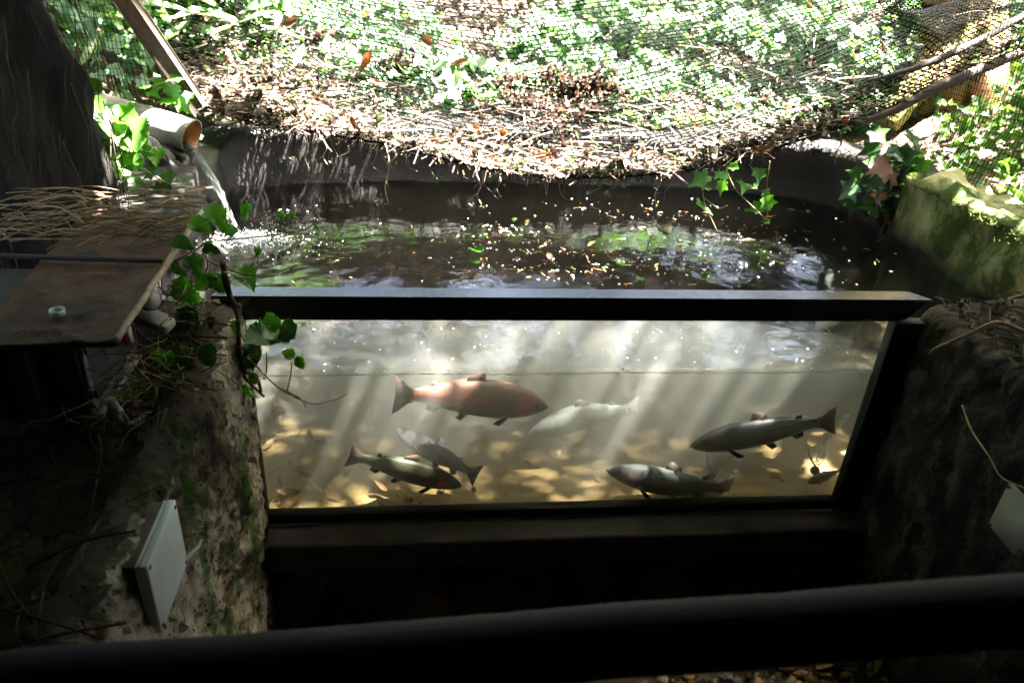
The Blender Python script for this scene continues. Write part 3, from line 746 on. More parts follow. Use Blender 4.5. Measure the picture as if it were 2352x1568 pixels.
while k < 46:
    u, s = rnd.random()*.95, rnd.random()**1.4*.75
    if rnd.random() > lit_density(u, s)+.1: continue
    p = net_pt(u, s); o = bpy.data.objects.new('dead_leaf', rnd.choice(DL)); col.objects.link(o)
    set_basis(o, p + Vector((0, 0, .02)), (rnd.uniform(-.7, .7), rnd.uniform(-1, .3), .8), rnd.uniform(0, 6.28), rnd.uniform(.04, .085))
    tag(o, 'curled brown leaf in net straw ' + ('towards the leaning post' if u < .3 else 'below the dry branches' if u < .58 else 'towards the leaning tree') + (', near its edge' if s < .12 else ', higher up'), 'leaf', 'dead leaves caught on the net'); k += 1

# dry twigs dangling from the net edge
hang = [((695, 300), (712, 390), 'pale twig dangling from the net edge above the wet back wall'), ((800, 335), (783, 372), 'short pale twig poking from the net edge left of centre'),
        ((885, 330), (893, 470), 'longest thin twig hanging from the net edge into the pond'), ((905, 345), (900, 385), 'short straight twig beside the longest hanging twig'),
        ((1093, 400), (1106, 470), 'dark feathery twig trailing from the net edge at the middle'), ((1515, 385), (1507, 470), 'straight stalk hanging from the lowest stretch of net edge'),
        ((1930, 300), (1920, 380), 'thin stalk hanging beside the dark gap at the right net edge'), ((2150, 235), (2146, 290), 'ragged dark tuft hanging below the right end of the net'),
        ((740, 318), (752, 378), 'pale wisp hanging between two twigs over the wet wall'), ((1140, 395), (1150, 452), 'fine twig slanting from the net edge beside the feathery one')]
for (a, b, lab) in hang:
    A = at(*a, 1.45); Bp = at(*b, 1.45); mb = MB()
    pts = smooth_path([A, A.lerp(Bp, .35)+Vector((.012, 0, 0)), A.lerp(Bp, .7)+Vector((-.012, 0, 0)), Bp], 4)
    mb.tube(pts, [.0045-.003*i/len(pts) for i in range(len(pts))], 5, 0, rnd.choice([(.3, .24, .17), (.2, .15, .1)]))
    for t in (.3, .6): 
        q = pts[int(t*len(pts))]; mb.tube([q, q+Vector((rnd.uniform(-.03, .03), 0, -.03))], [.0025, .001], 4, 0, (.2, .15, .1))
    tag(obj('dry_twig', mb.mesh('dry_twig'), M['twig']), lab, 'twig', 'twigs hanging from the net edge')

# ------------------------------------------------------------------ ivy and undergrowth on the banks
def bank_items(n, xr, yr, acc, size, lift=(.02, .14), lean=.7):
    out = []
    while len(out) < n:
        x, y = rnd.uniform(*xr), rnd.uniform(*yr)
        if not acc(x, y): continue
        h = rnd.uniform(*lift); z = bank_h(x, y)+h
        nrm = (rnd.gauss(0, lean), rnd.gauss(-.55, lean), 1); out.append(((x, y, z), nrm, rnd.uniform(0, 6.28), rnd.uniform(*size)))
    return out
def acc_ivy(x, y):
    if y < 2.2: return x > 2.05
    clear = math.exp(-((x+.1)/.75)**2)*(1 if y > 3.1 else .0) + math.exp(-((x+.75)/.5)**2)*(.4 if y < 3.1 else 0)
    return rnd.random() > clear*1.1 and fbm((x, y, 0), 1.6, 3) > -.38
it = bank_items(11000, (-1.6, 4.2), (2.15, 5.4), acc_ivy, (.035, .085)) + bank_items(2600, (-1.6, 4.2), (2.15, 5.4), lambda x, y: acc_ivy(x, y) and fbm((x, y, 4), 1.2, 3) > 0, (.07, .115), (.08, .2))
tag(obj('ivy_cover', scatter('ivy_cover', IVY, it, None), M['ivy']), 'dense ivy covering the bank behind the net', 'ivy', kind='stuff')
it = []
while len(it) < 8500:
    x, y, z = rnd.uniform(2.05, 3.3), rnd.uniform(-.4, 2.9), rnd.uniform(.12, 1.25)
    if z > .25 + (x-2.0)*.85 + .25*fbm((x, y, z), 2.2, 3): continue
    if fbm((x, y*1.2, z), 3, 3) < -.12: continue
    it.append(((x, y, z), (-.8+rnd.gauss(0, .6), -.4+rnd.gauss(0, .6), .7), rnd.uniform(0, 6.28), rnd.uniform(.035, .075)))
tag(obj('hedge_leaves', scatter('hedge_leaves', OVATE, it, None), M['herb']), 'small leaved undergrowth crowding beyond the mossy wall', 'undergrowth', kind='stuff')
it = []
while len(it) < 1500:
    x, y, z = rnd.uniform(-3.5, -1.5), rnd.uniform(1.7, 3.4), rnd.uniform(.15, 1.3)
    if fbm((x, y, z), 2.6, 3) < -.05: continue
    if y < 2.0 and z > .42: continue
    it.append(((x, y, z), (rnd.gauss(0, .6), -.6+rnd.gauss(0, .5), .8), rnd.uniform(0, 6.28), rnd.uniform(.05, .1)))
tag(obj('undergrowth', scatter('undergrowth', IVY, it, None), M['ivy']), 'tangled green undergrowth behind the fine netting on the left', 'undergrowth', kind='stuff')
it = []
for _ in range(1100):
    x, y = rnd.uniform(-3.6, -1.1), rnd.uniform(2.2, 3.6); z = bank_h(x, y)+rnd.uniform(.05, .75)
    it.append(((x, y, z), (rnd.gauss(0, .5), -.5, .9), rnd.gauss(1.3, 1.0), rnd.uniform(.16, .34)))
tag(obj('blade_leaves', scatter('blade_leaves', LANCE, it, None), M['herb']), 'long narrow blade leaves growing behind the left post', 'grass', kind='stuff')

# litter on the bank where the ivy opens
mb = MB()
for _ in range(1800):
    x, y = rnd.gauss(-.15, .75), rnd.uniform(2.3, 4.6); p = Vector((x, y, bank_h(x, y)+rnd.uniform(.005, .05)))
    a = rnd.uniform(0, 6.28); c = rnd.choice(STRAW)
    if rnd.random() < .5:
        d = Vector((math.cos(a), math.sin(a), rnd.uniform(-.1, .3)))*rnd.uniform(.04, .16); mb.tube([p-d, p+d], rnd.uniform(.002, .006), 3, 0, c)
    else:
        A = frame_from((rnd.uniform(-.8, .8), rnd.uniform(-1, .6), 1), a); mb.add([tuple(v) for v in (CUR[0]*rnd.uniform(.05, .11)) @ A.T + np.array(p)], CUR[1], 0, c)
tag(obj('bank_litter', mb.mesh('bank_litter'), M['litter'], smooth=False), 'dead leaves and sticks littering the open bank below the branches', 'litter', kind='stuff')
# dry branches at the top middle
br = [((905, 60), (1240, 20), 3.9, .02, 'thick pale dead branch lying level at the top of the bank'), ((1010, 0), (990, 130), 3.5, .013, 'pale dead stick leaning steeply below the level branch'),
      ((1020, 5), (1080, 70), 3.6, .016, 'crooked pale branch with a hooked top among the dead wood'), ((890, 20), (925, 140), 3.5, .01, 'thin pale stick upright at the left of the dead wood'),
      ((1090, 70), (1170, 75), 3.6, .014, 'short forked stub lying below the level dead branch'), ((1190, 120), (1110, 30), 3.7, .01, 'thin stick slanting behind the hooked branch'),
      ((930, 110), (1060, 95), 3.45, .012, 'brown stick lying flat above the ivy'), ((1345, 0), (1325, 70), 3.6, .02, 'reddish upright stump of a branch at the top of the ivy'),
      ((1800, 60), (1772, 175), 3.2, .012, 'straw coloured stick standing behind the bright part of the net'), ((2060, 0), (1900, 150), 3.3, .014, 'long straw coloured cane slanting down to the bright ivy'),
      ((960, 0), (870, 55), 3.7, .012, 'bent grey stick at the top left of the dead wood')]
for (a, b, y, r, lab) in br:
    A, Bp = at(*a, y), at(*b, y-.05); m_ = A.lerp(Bp, .5)+Vector((rnd.uniform(-.03, .03), .02, .03)); mb = MB()
    e = (Bp-A); pts = smooth_path([A-e*.15, A, m_, Bp, Bp+e*.12], 5)
    mb.tube(pts, [r*(1.1-.5*i/len(pts)) for i in range(len(pts))], 7, 0, (.4, .34, .26), .12)
    for t in (.35, .65):
        q = pts[int(t*len(pts))]; mb.tube(smooth_path([q, q+Vector((rnd.uniform(-.07, .07), 0, rnd.uniform(.03, .09))), q+Vector((rnd.uniform(-.16, .16), 0, rnd.uniform(.05, .16)))], 4), [r*.5-.0003*i for i in range(9)], 5, 0, (.36, .3, .22))
    tag(obj('dead_branch', mb.mesh('dead_branch'), M['twig']), lab, 'branch', 'dead branches on the bank')
# mossy logs lying along the pond edge behind the net
for (a, b, y, r, lab) in [((1180, 225), (1500, 235), 2.35, .06, 'mossy yellow green log lying behind the net, the upper one'), ((1250, 275), (1640, 285), 2.2, .05, 'mossy yellow green log lying behind the net, the lower one')]:
    A, Bp = at(*a, y), at(*b, y+.1); mb = MB(); pts = [A.lerp(Bp, t)+Vector((0, 0, .012*math.sin(t*7))) for t in np.linspace(0, 1, 18)]
    mb.tube(pts, [r*(1+.06*math.sin(i*1.7)) for i in range(18)], 14, 0, (1, 1, 1), .05)
    tag(obj('mossy_log', mb.mesh('mossy_log'), M['moss']), lab, 'log')

# places shaded by leaf clumps added out of view: (x, y, z of the shaded place, height of the clump, clump radius)
SHADE_R = [(.9, 1.05, 0, 3.2, .45), (1.55, 1.1, 0, 3.0, .5), (.25, 1.0, 0, 3.4, .36), (1.3, .45, 0, 2.9, .36), (.6, .85, 0, 3.1, .25), (2.6, -.1, .5, 2.9, .4), (.95, .25, -.2, 3.0, .16), (1.4, -.2, .25, 2.7, .35)]
SHADE_T = [(-.95, .2, -.2, 5.6, .22), (.95, .12, -.2, 5.6, .2), (-.8, .3, -.2, 5.6, .26), (-.35, .25, -.2, 5.6, .24), (.05, .35, -.2, 5.6, .2), (.5, .25, -.2, 5.6, .22), (.85, .3, -.2, 5.6, .28), (-.1, .1, -.2, 5.6, .18), (.3, .55, -.2, 5.6, .22), (-.55, .55, -.2, 5.6, .24)]
SHADE_L = [(-1.25, .2, .45, 2.8, .45), (-1.6, -.2, .4, 2.6, .4), (-1.75, .5, .7, 3.0, .4), (-.9, 1.1, .0, 3.4, .4), (-1.15, .6, .0, 2.9, .3), (-.35, .95, .0, 3.5, .36), (-.85, .25, -.2, 3.0, .2), (-1.9, .2, .9, 3.2, .35), (-1.2, -.3, .3, 2.5, .35), (-1.45, 1.25, .15, 3.0, .28), (-1.4, .95, .2, 3.0, .22), (-1.8, .4, .45, 3.2, .35), (-1.65, .15, .9, 3.0, .25), (-1.43, 1.40, .1, 3.0, .15), (-1.42, 1.62, .12, 3.0, .2), (-1.42, 1.6, .12, 3.4, .17)]

# ------------------------------------------------------------------ trees
tr = thing('leaning_tree', 'red brown tree with a mossy flaring foot at the right, spreading over the pond', 'tree', tuple(at(2205, 200, 2.35)))
def trunk_mesh(axis, rad, n=28, rough=.12, sc_=3, flare=None):
    pts = smooth_path(axis, 9); m = len(pts); V, F = [], []
    R = [rad[0] + (rad[-1]-rad[0])*i/(m-1) for i in range(m)]
    V0, F0 = tube_arrays(pts, R, n)
    out = []
    for k, v in enumerate(V0):
        i = k//n; c = pts[i]; d = v-c; t = i/(m-1); an = math.atan2(d.y, d.x)
        f = 1 + rough*fbm((v.x, v.y, v.z*.3), sc_*3, 5) + .35*rough*fbm((v.x, v.y, v.z*.22), sc_*11, 3) + .09*math.sin(an*5+t*3)
        if flare: f += flare*math.exp(-t*7)*(.6+.5*math.sin(an*4+1))
        out.append(c + d*f)
    return out, F0
T0 = at(2205, 150, 2.35); T1 = at(2215, 0, 2.4)
V, F = trunk_mesh([T0-Vector((0, 0, .45)), T0, T1, T1+Vector((-.05, .1, .6)), (2.4, 2.7, 2.4), (2.4, 3.0, 3.4), (2.1, 3.4, 4.6)], (.235, .13), 56, .16, 3, .5)
child('trunk', pymesh('trunk', V, F), M['barkR'], tr)
mb = MB()
for (p0, p1, p2, r) in [((2.7, 3.9, 2.2), (1.6, 3.0, 3.0), (.4, 2.4, 3.7), .08), ((2.4, 3.7, 3.4), (1.0, 3.6, 4.2), (-.8, 3.4, 4.6), .08), ((2.6, 3.85, 2.7), (3.0, 2.6, 3.3), (3.2, 1.2, 3.8), .07), ((2.4, 3.7, 3.2), (3.4, 4.4, 4.0), (4.2, 5.2, 4.6), .07)]:
    pts = smooth_path([p0, p1, p2], 8); mb.tube(pts, [r*(1-.75*i/len(pts)) for i in range(len(pts))], 8)
child('limb', mb.mesh('limb'), M['barkR'], tr)
V0 = pymesh('root', *trunk_mesh([T0+Vector((-.05, -.05, .15)), T0+Vector((-.22, -.12, .0)), T0+Vector((-.38, -.2, -.14)), T0+Vector((-.5, -.25, -.3))], (.12, .06), 16)); child('root', V0, M['barkR'], tr)
V0 = pymesh('root', *trunk_mesh([T0+Vector((0, -.05, .1)), T0+Vector((.02, -.25, -.05)), T0+Vector((-.05, -.45, -.25))], (.13, .06), 16)); child('root', V0, M['barkR'], tr)
# unseen leaf clumps added overhead to shade chosen places, gaps leaving sun patches
def shade_leaves(centres, per, size, seed):
    r = random.Random(seed); it = []
    for (c, rad) in centres:
        for _ in range(int(per*rad*rad)):
            d = Vector((r.gauss(0, 1), r.gauss(0, 1), r.gauss(0, .45))).normalized()*rad*r.random()**.45
            it.append((Vector(c)+d, (r.gauss(0, .6), r.gauss(0, .6), 1), r.uniform(0, 6.28), r.uniform(*size)))
    return it
def foot(x, y, z0, h):
    """point at height h from which the sun's shadow falls on (x,y,z0)"""
    return Vector((x, y, z0)) + SUN*((h-z0)/SUN.z)
CR1 = []
for (x, y, z0, h, rad) in SHADE_R: CR1.append((foot(x, y, z0, h), rad))
CR3 = [(foot(x, y, z0, h), rad) for (x, y, z0, h, rad) in SHADE_T]
child('shade_leaves', scatter('shade_leaves', OVATE, shade_leaves(CR1, 900, (.09, .16), 3) + shade_leaves(CR3, 1050, (.05, .10), 8) + [(foot(rnd.uniform(-1.1, 1.1), rnd.uniform(.0, .75), -.2, rnd.uniform(5.2, 6.0)), (rnd.gauss(0, .4), rnd.gauss(0, .4), 1), rnd.uniform(0, 6.28), rnd.uniform(.05, .10)) for _ in range(1150)], None), M['shade_leaves'], tr)['kind'] = 'stuff'

tl = thing('dark_tree', 'dark fibrous tree trunk filling the left edge', 'tree', (-1.8, .45, .1))
V, F = trunk_mesh([(-1.80, .5, -.2), (-1.80, .5, .3), (-1.82, .5, .75), (-1.84, .5, 1.3), (-1.85, .55, 2.6), (-1.7, .8, 4.0)], (.30, .15), 90, .2, 3, .18)
child('trunk', pymesh('trunk', V, F), M['bark'], tl)
mb = MB()
for (p0, p1, p2, r) in [((-1.84, .55, 2.3), (-1.3, 1.2, 3.0), (-.7, 1.7, 3.5), .06), ((-1.84, .55, 2.6), (-2.4, 1.6, 3.4), (-2.9, 2.6, 4.0), .06)]:
    pts = smooth_path([p0, p1, p2], 8); mb.tube(pts, [r*(1-.75*i/len(pts)) for i in range(len(pts))], 8)
child('limb', mb.mesh('limb'), M['bark'], tl)
CR2 = [(foot(x, y, z0, h), rad) for (x, y, z0, h, rad) in SHADE_L]
child('shade_leaves', scatter('shade_leaves', OVATE, shade_leaves(CR2, 900, (.09, .16), 5), None), M['shade_leaves'], tl)['kind'] = 'stuff'  # unseen leaf clumps added to keep the left side in shade
# ragged fibres and aerial roots down the dark trunk
mb = MB()
for _ in range(90):
    a = rnd.uniform(-2.6, .3); z = rnd.uniform(.25, 1.0); r_ = .315 + .02*rnd.random()
    p = Vector((-1.80 + r_*math.cos(a), .5 + r_*math.sin(a), z)); L = rnd.uniform(.06, .3)
    mb.tube([p, p+Vector((rnd.uniform(-.02, .03), rnd.uniform(-.03, .0), -L*.5)), p+Vector((rnd.uniform(-.01, .02), rnd.uniform(-.02, 0), -L))], [.002, .0016, .0008], 4, 0, rnd.choice([(.03, .02, .012), (.045, .03, .018), (.02, .013, .008)]))
child('bark_fibre', mb.mesh('bark_fibre'), M['twig'], tl)['kind'] = 'stuff'

# woodland closing off the view beyond the bank
it = []
for _ in range(12500):
    if rnd.random() < .6: x, y = rnd.uniform(-10, 11), rnd.uniform(6.5, 9.5)
    else: x, y = rnd.choice((rnd.uniform(-9, -5.5), rnd.uniform(6, 10))), rnd.uniform(-2, 8)
    it.append(((x, y, bank_h(min(14, max(-13, x)), min(17, y))*.9 + 9.5*rnd.random()), (rnd.gauss(0, .6), -.6+rnd.gauss(0, .5), .8), rnd.uniform(0, 6.28), rnd.uniform(.3, .55)))
# canopy added overhead out of view to block skylight, with a sun gap
while len(it) < 12500 + 7500:
    x, y = rnd.uniform(-12, 13), rnd.uniform(-7, 12); z = rnd.uniform(6.5, 10)
    cx_, cy_ = x - SUN.x/SUN.z*z, y - SUN.y/SUN.z*z; e = .35*fbm((x, y, z), .8, 3)
    if -2.3+e < cx_ < 4.3+e and -.15+e*.3 < cy_ < 6.2+e: continue
    it.append(((x, y, z), (rnd.gauss(0, .5), rnd.gauss(0, .5), 1), rnd.uniform(0, 6.28), rnd.uniform(.45, .85)))
tag(obj('woodland', scatter('woodland', OVATE, it, None), M['shade_leaves']), 'dense leafy woodland beyond the ivy bank, with a canopy added to block skylight', 'woodland', kind='stuff')

# branch / hose lying along the right of the net
A, Bp = at(1990, 187, 1.62), at(2352, 38, 1.7)
mb = MB(); pts = smooth_path([A, at(2120, 150, 1.6), at(2240, 98, 1.64), Bp, Bp+(Bp-A)*.3], 7); mb.tube(pts, [.006+.012*min(1, i/9) for i in range(len(pts))], 10, 0, (.05, .04, .035), .08)
tag(obj('fallen_branch', mb.mesh('fallen_branch'), M['twig']), 'straight dark branch lying on the net in front of the leaning tree', 'branch')
mb = MB(); pts = smooth_path([at(1960, 285, 1.39), at(2060, 250, 1.4), at(2140, 207, 1.42), at(2240, 165, 1.45), at(2352, 118, 1.5), at(2480, 60, 1.55)], 7); mb.tube(pts, [.012+.012*min(1, i/12) for i in range(len(pts))], 10, 0, (.045, .03, .022), .15)
for _ in range(60):
    p = rnd.choice(pts[6:]); mb.tube([p, p+Vector((rnd.uniform(-.04, .04), rnd.uniform(-.03, .02), rnd.uniform(-.09, .02)))], [.004, .001], 4, 0, (.06, .035, .022))
tag(obj('ragged_branch', mb.mesh('ragged_branch'), M['twig']), 'ragged dark branch holding up the right edge of the net', 'branch')

# ------------------------------------------------------------------ post, pipe, falling water
A = at(456, 246, 1.8); Bp = at(288, 0, 1.45); d = (Bp-A).normalized()
bm = bmesh.new(); x_ = d.cross(Vector((0, 1, 0))).normalized(); y_ = d.cross(x_)
for (t0, t1) in [(-.1, (Bp-A).length*1.6)]:
    r = bmesh.ops.create_cube(bm, size=1)
    for v in r['verts']:
        k = v.co.copy(); t = t0 if k.z < 0 else t1
        v.co = A + d*t + x_*k.x*.062 + y_*k.y*.062
    bmesh.ops.bevel(bm, geom=bm.edges[:], offset=.005, segments=2, affect='EDGES'); bmesh.ops.recalc_face_normals(bm, faces=bm.faces)
tag(obj('timber_post', bm, M['post']), 'leaning square timber post at the left end of the net', 'post')
PA = at(441, 312, 1.50); pd = Vector((.929, -.3392, -.1481)).normalized(); PB = PA - pd*.36
pp = thing('drain_pipe', 'stained white plastic pipe spilling water into the pond', 'pipe', tuple(PB))
PB = PB - pd*.25
def pipe_mesh(a, b, ro, ri, n=40, cut=.022):
    t = (b-a).normalized(); u = t.cross(Vector((0, 0, 1))).normalized(); v = u.cross(t); bm = bmesh.new(); R = []
    for (p, r, c) in [(a, ro, 0), (b, ro, cut), (b, ri, cut), (a, ri, 0)]:
        R.append([bm.verts.new(p + (u*math.cos(2*math.pi*k/n) + v*math.sin(2*math.pi*k/n))*r + t*c*math.sin(2*math.pi*k/n)*.6) for k in range(n)])
    mi = [0, 0, 1, 0]
    for i in range(4):
        for k in range(n):
            f = bm.faces.new((R[i][k], R[i][(k+1) % n], R[(i+1) % 4][(k+1) % n], R[(i+1) % 4][k])); f.material_index = mi[i]
    bmesh.ops.recalc_face_normals(bm, faces=bm.faces); return bm
child('pipe_wall', pipe_mesh(PB, PA, (.073), .069), [M['pvc'], M['pvcin']], pp)
# faint print along the pipe
mb = MB(); t = pd; u = t.cross(Vector((0, 0, 1))).normalized(); v = u.cross(t)
for row, (ang, y0, cnt) in enumerate([(-.10, .10, 7), (-.22, .13, 8)]):
    for i in range(cnt):
        if i in (4,): continue
        s0 = PA - pd*(.05 + .022*i)
        for st in range(rnd.choice((2, 3))):
            a0 = ang + rnd.uniform(-.05, .05); q = s0 + pd*rnd.uniform(0, .012); N = (-u*math.cos(a0) + v*math.sin(a0)) 
            N2 = (-u*math.cos(a0+.06) + v*math.sin(a0+.06))
            if (N.y > 0): N = Vector((-N.x, -N.y, N.z)); N2 = Vector((-N2.x, -N2.y, N2.z))
            e = pd*.003
            mb.add([q+N*.0735, q+e+N*.0735, q+e+N2*.0735, q+N2*.0735], [(0, 1, 2, 3)])
child('print', mb.mesh('print'), M['mark'], pp, False)['kind'] = 'stuff'

P0 = PA - pd*.01 + Vector((0, 0, -.058)); P1 = Vector((SPL.x, SPL.y, 0.004))
jt = thing('water_jet', 'thin stream of clear water falling from the white pipe', 'water', tuple(P1))
mb = MB()
for k in range(7):
    o_ = Vector((rnd.uniform(-1, 1), rnd.uniform(-1, 1), 0))*.016; pts = []
    ph = rnd.uniform(0, 6)
    for i in range(26):
        t = i/25; p = P0.lerp(P1, t); p.z = P0.z - (P0.z-P1.z)*(.35*t + .65*t*t)
        h = P0.lerp(P1, .0 + t*(1.25-.25*t)); p.x, p.y = h.x, h.y
        pts.append(p + o_*(1.2-.5*t) + Vector((math.sin(t*14+ph), math.cos(t*12+ph), 0))*.004*t)
    mb.tube(pts, [(.0050-.0015*i/25)*max(.12, 1+1.0*math.sin(i*1.1+ph)) for i in range(26)], 7)
child('stream', mb.mesh('stream'), M['jet'], jt)
def blob(mb, p, r, m=0, c=(1, 1, 1), sq=1):
    V = [(0, 0, 1), (1, 0, 0), (0, 1, 0), (-1, 0, 0), (0, -1, 0), (0, 0, -1), (.7, .7, .0), (-.7, .7, 0), (-.7, -.7, 0), (.7, -.7, 0)]
    F = [(0, 1, 6), (0, 6, 2), (0, 2, 7), (0, 7, 3), (0, 3, 8), (0, 8, 4), (0, 4, 9), (0, 9, 1), (5, 6, 1), (5, 2, 6), (5, 7, 2), (5, 3, 7), (5, 8, 3), (5, 4, 8), (5, 9, 4), (5, 1, 9)]
    mb.add([Vector(p)+Vector((x*r, y*r, z*r*sq)) for x, y, z in V], F, m, c)
mb = MB()
for _ in range(1500):
    a = rnd.uniform(0, 6.28); d = abs(rnd.gauss(0, .06)); x, y = SPL.x+.05+d*math.cos(a)*1.5, SPL.y-.03+d*math.sin(a)
    blob(mb, (x, y, .006+rnd.random()**2*.05*math.exp(-d*9)), rnd.uniform(.0015, .0055)*(1-.4*min(1, d*5)), 0 if rnd.random() < .5 else 1)
for _ in range(160):
    a = rnd.uniform(-1.2, 1.4); d = .12+rnd.random()*.26; x, y = SPL.x+d*math.cos(a)*1.2, SPL.y+d*math.sin(a)*.8
    blob(mb, (x, y, .005+rnd.random()**3*.03), rnd.uniform(.001, .0035), 0 if rnd.random() < .5 else 1)
n_ = 26; rows_ = []
for j in range(n_):
    d = .13*j/(n_-1)
    rows_.append([Vector((SPL.x+.04+d*1.45*math.cos(6.2832*i/40), SPL.y-.02+d*math.sin(6.2832*i/40), .004 + (.020*math.exp(-(d/.05)**2) + .012*fbm((d*2*math.cos(6.2832*i/40), d*2*math.sin(6.2832*i/40), 3), 26, 4))*max(0, 1-(d/.13)**2) - .010*(d/.13)**3)) for i in range(41)])
V_, F_ = grid_sheet(rows_); mb.add(V_, F_, 1)
tag(obj('splash_foam', mb.mesh('splash_foam'), [M['foam'], M['jet']]), 'white foam and droplets where the stream strikes the pond', 'splash', kind='stuff')

# wet stones under the pipe
for (px, py, y, s, lab) in [((405), 375, 1.50, .085, 'pale wet rock below the pipe mouth'), (425, 440, 1.42, .1, 'dark wet rock at the waterline under the stream'), (330, 420, 1.35, .16, 'dark rooty rock behind the box roof')]:
    p = at(px, py, y); bm = bmesh.new(); bmesh.ops.create_icosphere(bm, subdivisions=4, radius=1)
    for v in bm.verts:
        n = v.co.normalized(); v.co = p + Vector((n.x*s*1.1, n.y*s*.7, n.z*s*1.25))*(1 + .35*fbm(n+p*3, 1.6, 4))
    tag(obj('wet_rock', bm, M['conc']), lab, 'rock', 'rocks under the pipe')

# foam specks and scraps floating on the pond
mb = MB()
n = 0
while n < 620:
    px, py = rnd.uniform(640, 2060), rnd.uniform(455, 656); p = atz(px, py, .0045)
    if p.x > 1.68 or p.y > 1.9: continue
    wgt = math.exp(-((px-1450)/420)**2)*math.exp(-((py-565)/80)**2)
    raft = fbm((p.x, p.y*1.6, 2), 3.2, 3)
    if rnd.random() > (wgt+.06)*(1.6 if raft > .08 else .25): continue
    if rnd.random() < .62: blob(mb, p, rnd.uniform(.0018, .0062)*(1 if rnd.random() < .9 else 1.5), 0, (.85, .85, .82), .4)
    else:
        a = rnd.uniform(0, 3.14); d = Vector((math.cos(a), math.sin(a), 0))*rnd.uniform(.006, .022); mb.tube([p-d, p+Vector((0, 0, .002)), p+d], rnd.uniform(.001, .003), 3, 0, rnd.choice([(.45, .18, .06), (.5, .4, .26), (.2, .12, .07), (.16, .22, .05)]))
    n += 1
for _ in range(90):
    p = Vector((rnd.uniform(-1, 1.0), rnd.uniform(.02, .3), .0045)); blob(mb, p, rnd.uniform(.0015, .005), 0, (.85, .85, .82), .4)
for _ in range(14):
    blob(mb, (rnd.uniform(-.98, .98), .017, .003), rnd.uniform(.002, .006), 0, (.85, .85, .82), .4)
tag(obj('floating_scum', mb.mesh('floating_scum'), M['litter']), 'white foam specks and leaf scraps floating on the pond', 'scum', kind='stuff')
FL = [(1512, 520, .06, 'paleleaf', 'pale cream leaf floating clear of the others near the net'), (1558, 577, .05, 'deadleaf', 'orange leaf floating in the middle of the scraps'), (1266, 600, .06, 'deadleaf', 'narrow orange leaf floating near the window frame'),
      (1208, 517, .05, 'paleleaf', 'thin straw coloured leaf floating by the dark water'), (1350, 566, .05, 'paleleaf', 'yellow leaf floating beside the green reflections'), (1085, 570, .085, 'vleaf', 'broad green leaf shape standing in for a reflection left of the scraps'),  # the broad green one stands in for foliage reflected in the water
      (1700, 552, .06, 'paleleaf', 'grey leaf floating right of the scraps near the hanging ivy'), (1440, 610, .045, 'vleaf', 'small green leaf floating close to the frame'), (1630, 600, .045, 'deadleaf', 'short brown leaf floating right of the orange leaf'), (1180, 510, .035, 'herbleaf', 'tiny green leaf floating near the dark back water'), (1480, 640, .05, 'vleaf', 'green leaf floating against the window frame')]
M['herbleaf'] = M['vleaf']
FLM = {k: None for k in ('paleleaf', 'deadleaf', 'vleaf')}
for k in FLM: FLM[k] = pymesh('floating_leaf', *curled(.2 if k != 'vleaf' else .34, .5, 7)); FLM[k].materials.append(M[k])
for (px, py, s, k, lab) in FL:
    k = 'vleaf' if k == 'herbleaf' else k
    o = bpy.data.objects.new('floating_leaf', FLM[k]); col.objects.link(o); p = atz(px, py, .006); set_basis(o, p, (0, 0, 1), rnd.uniform(0, 6.28), s*1.15); tag(o, lab, 'leaf', 'leaves floating on the pond')

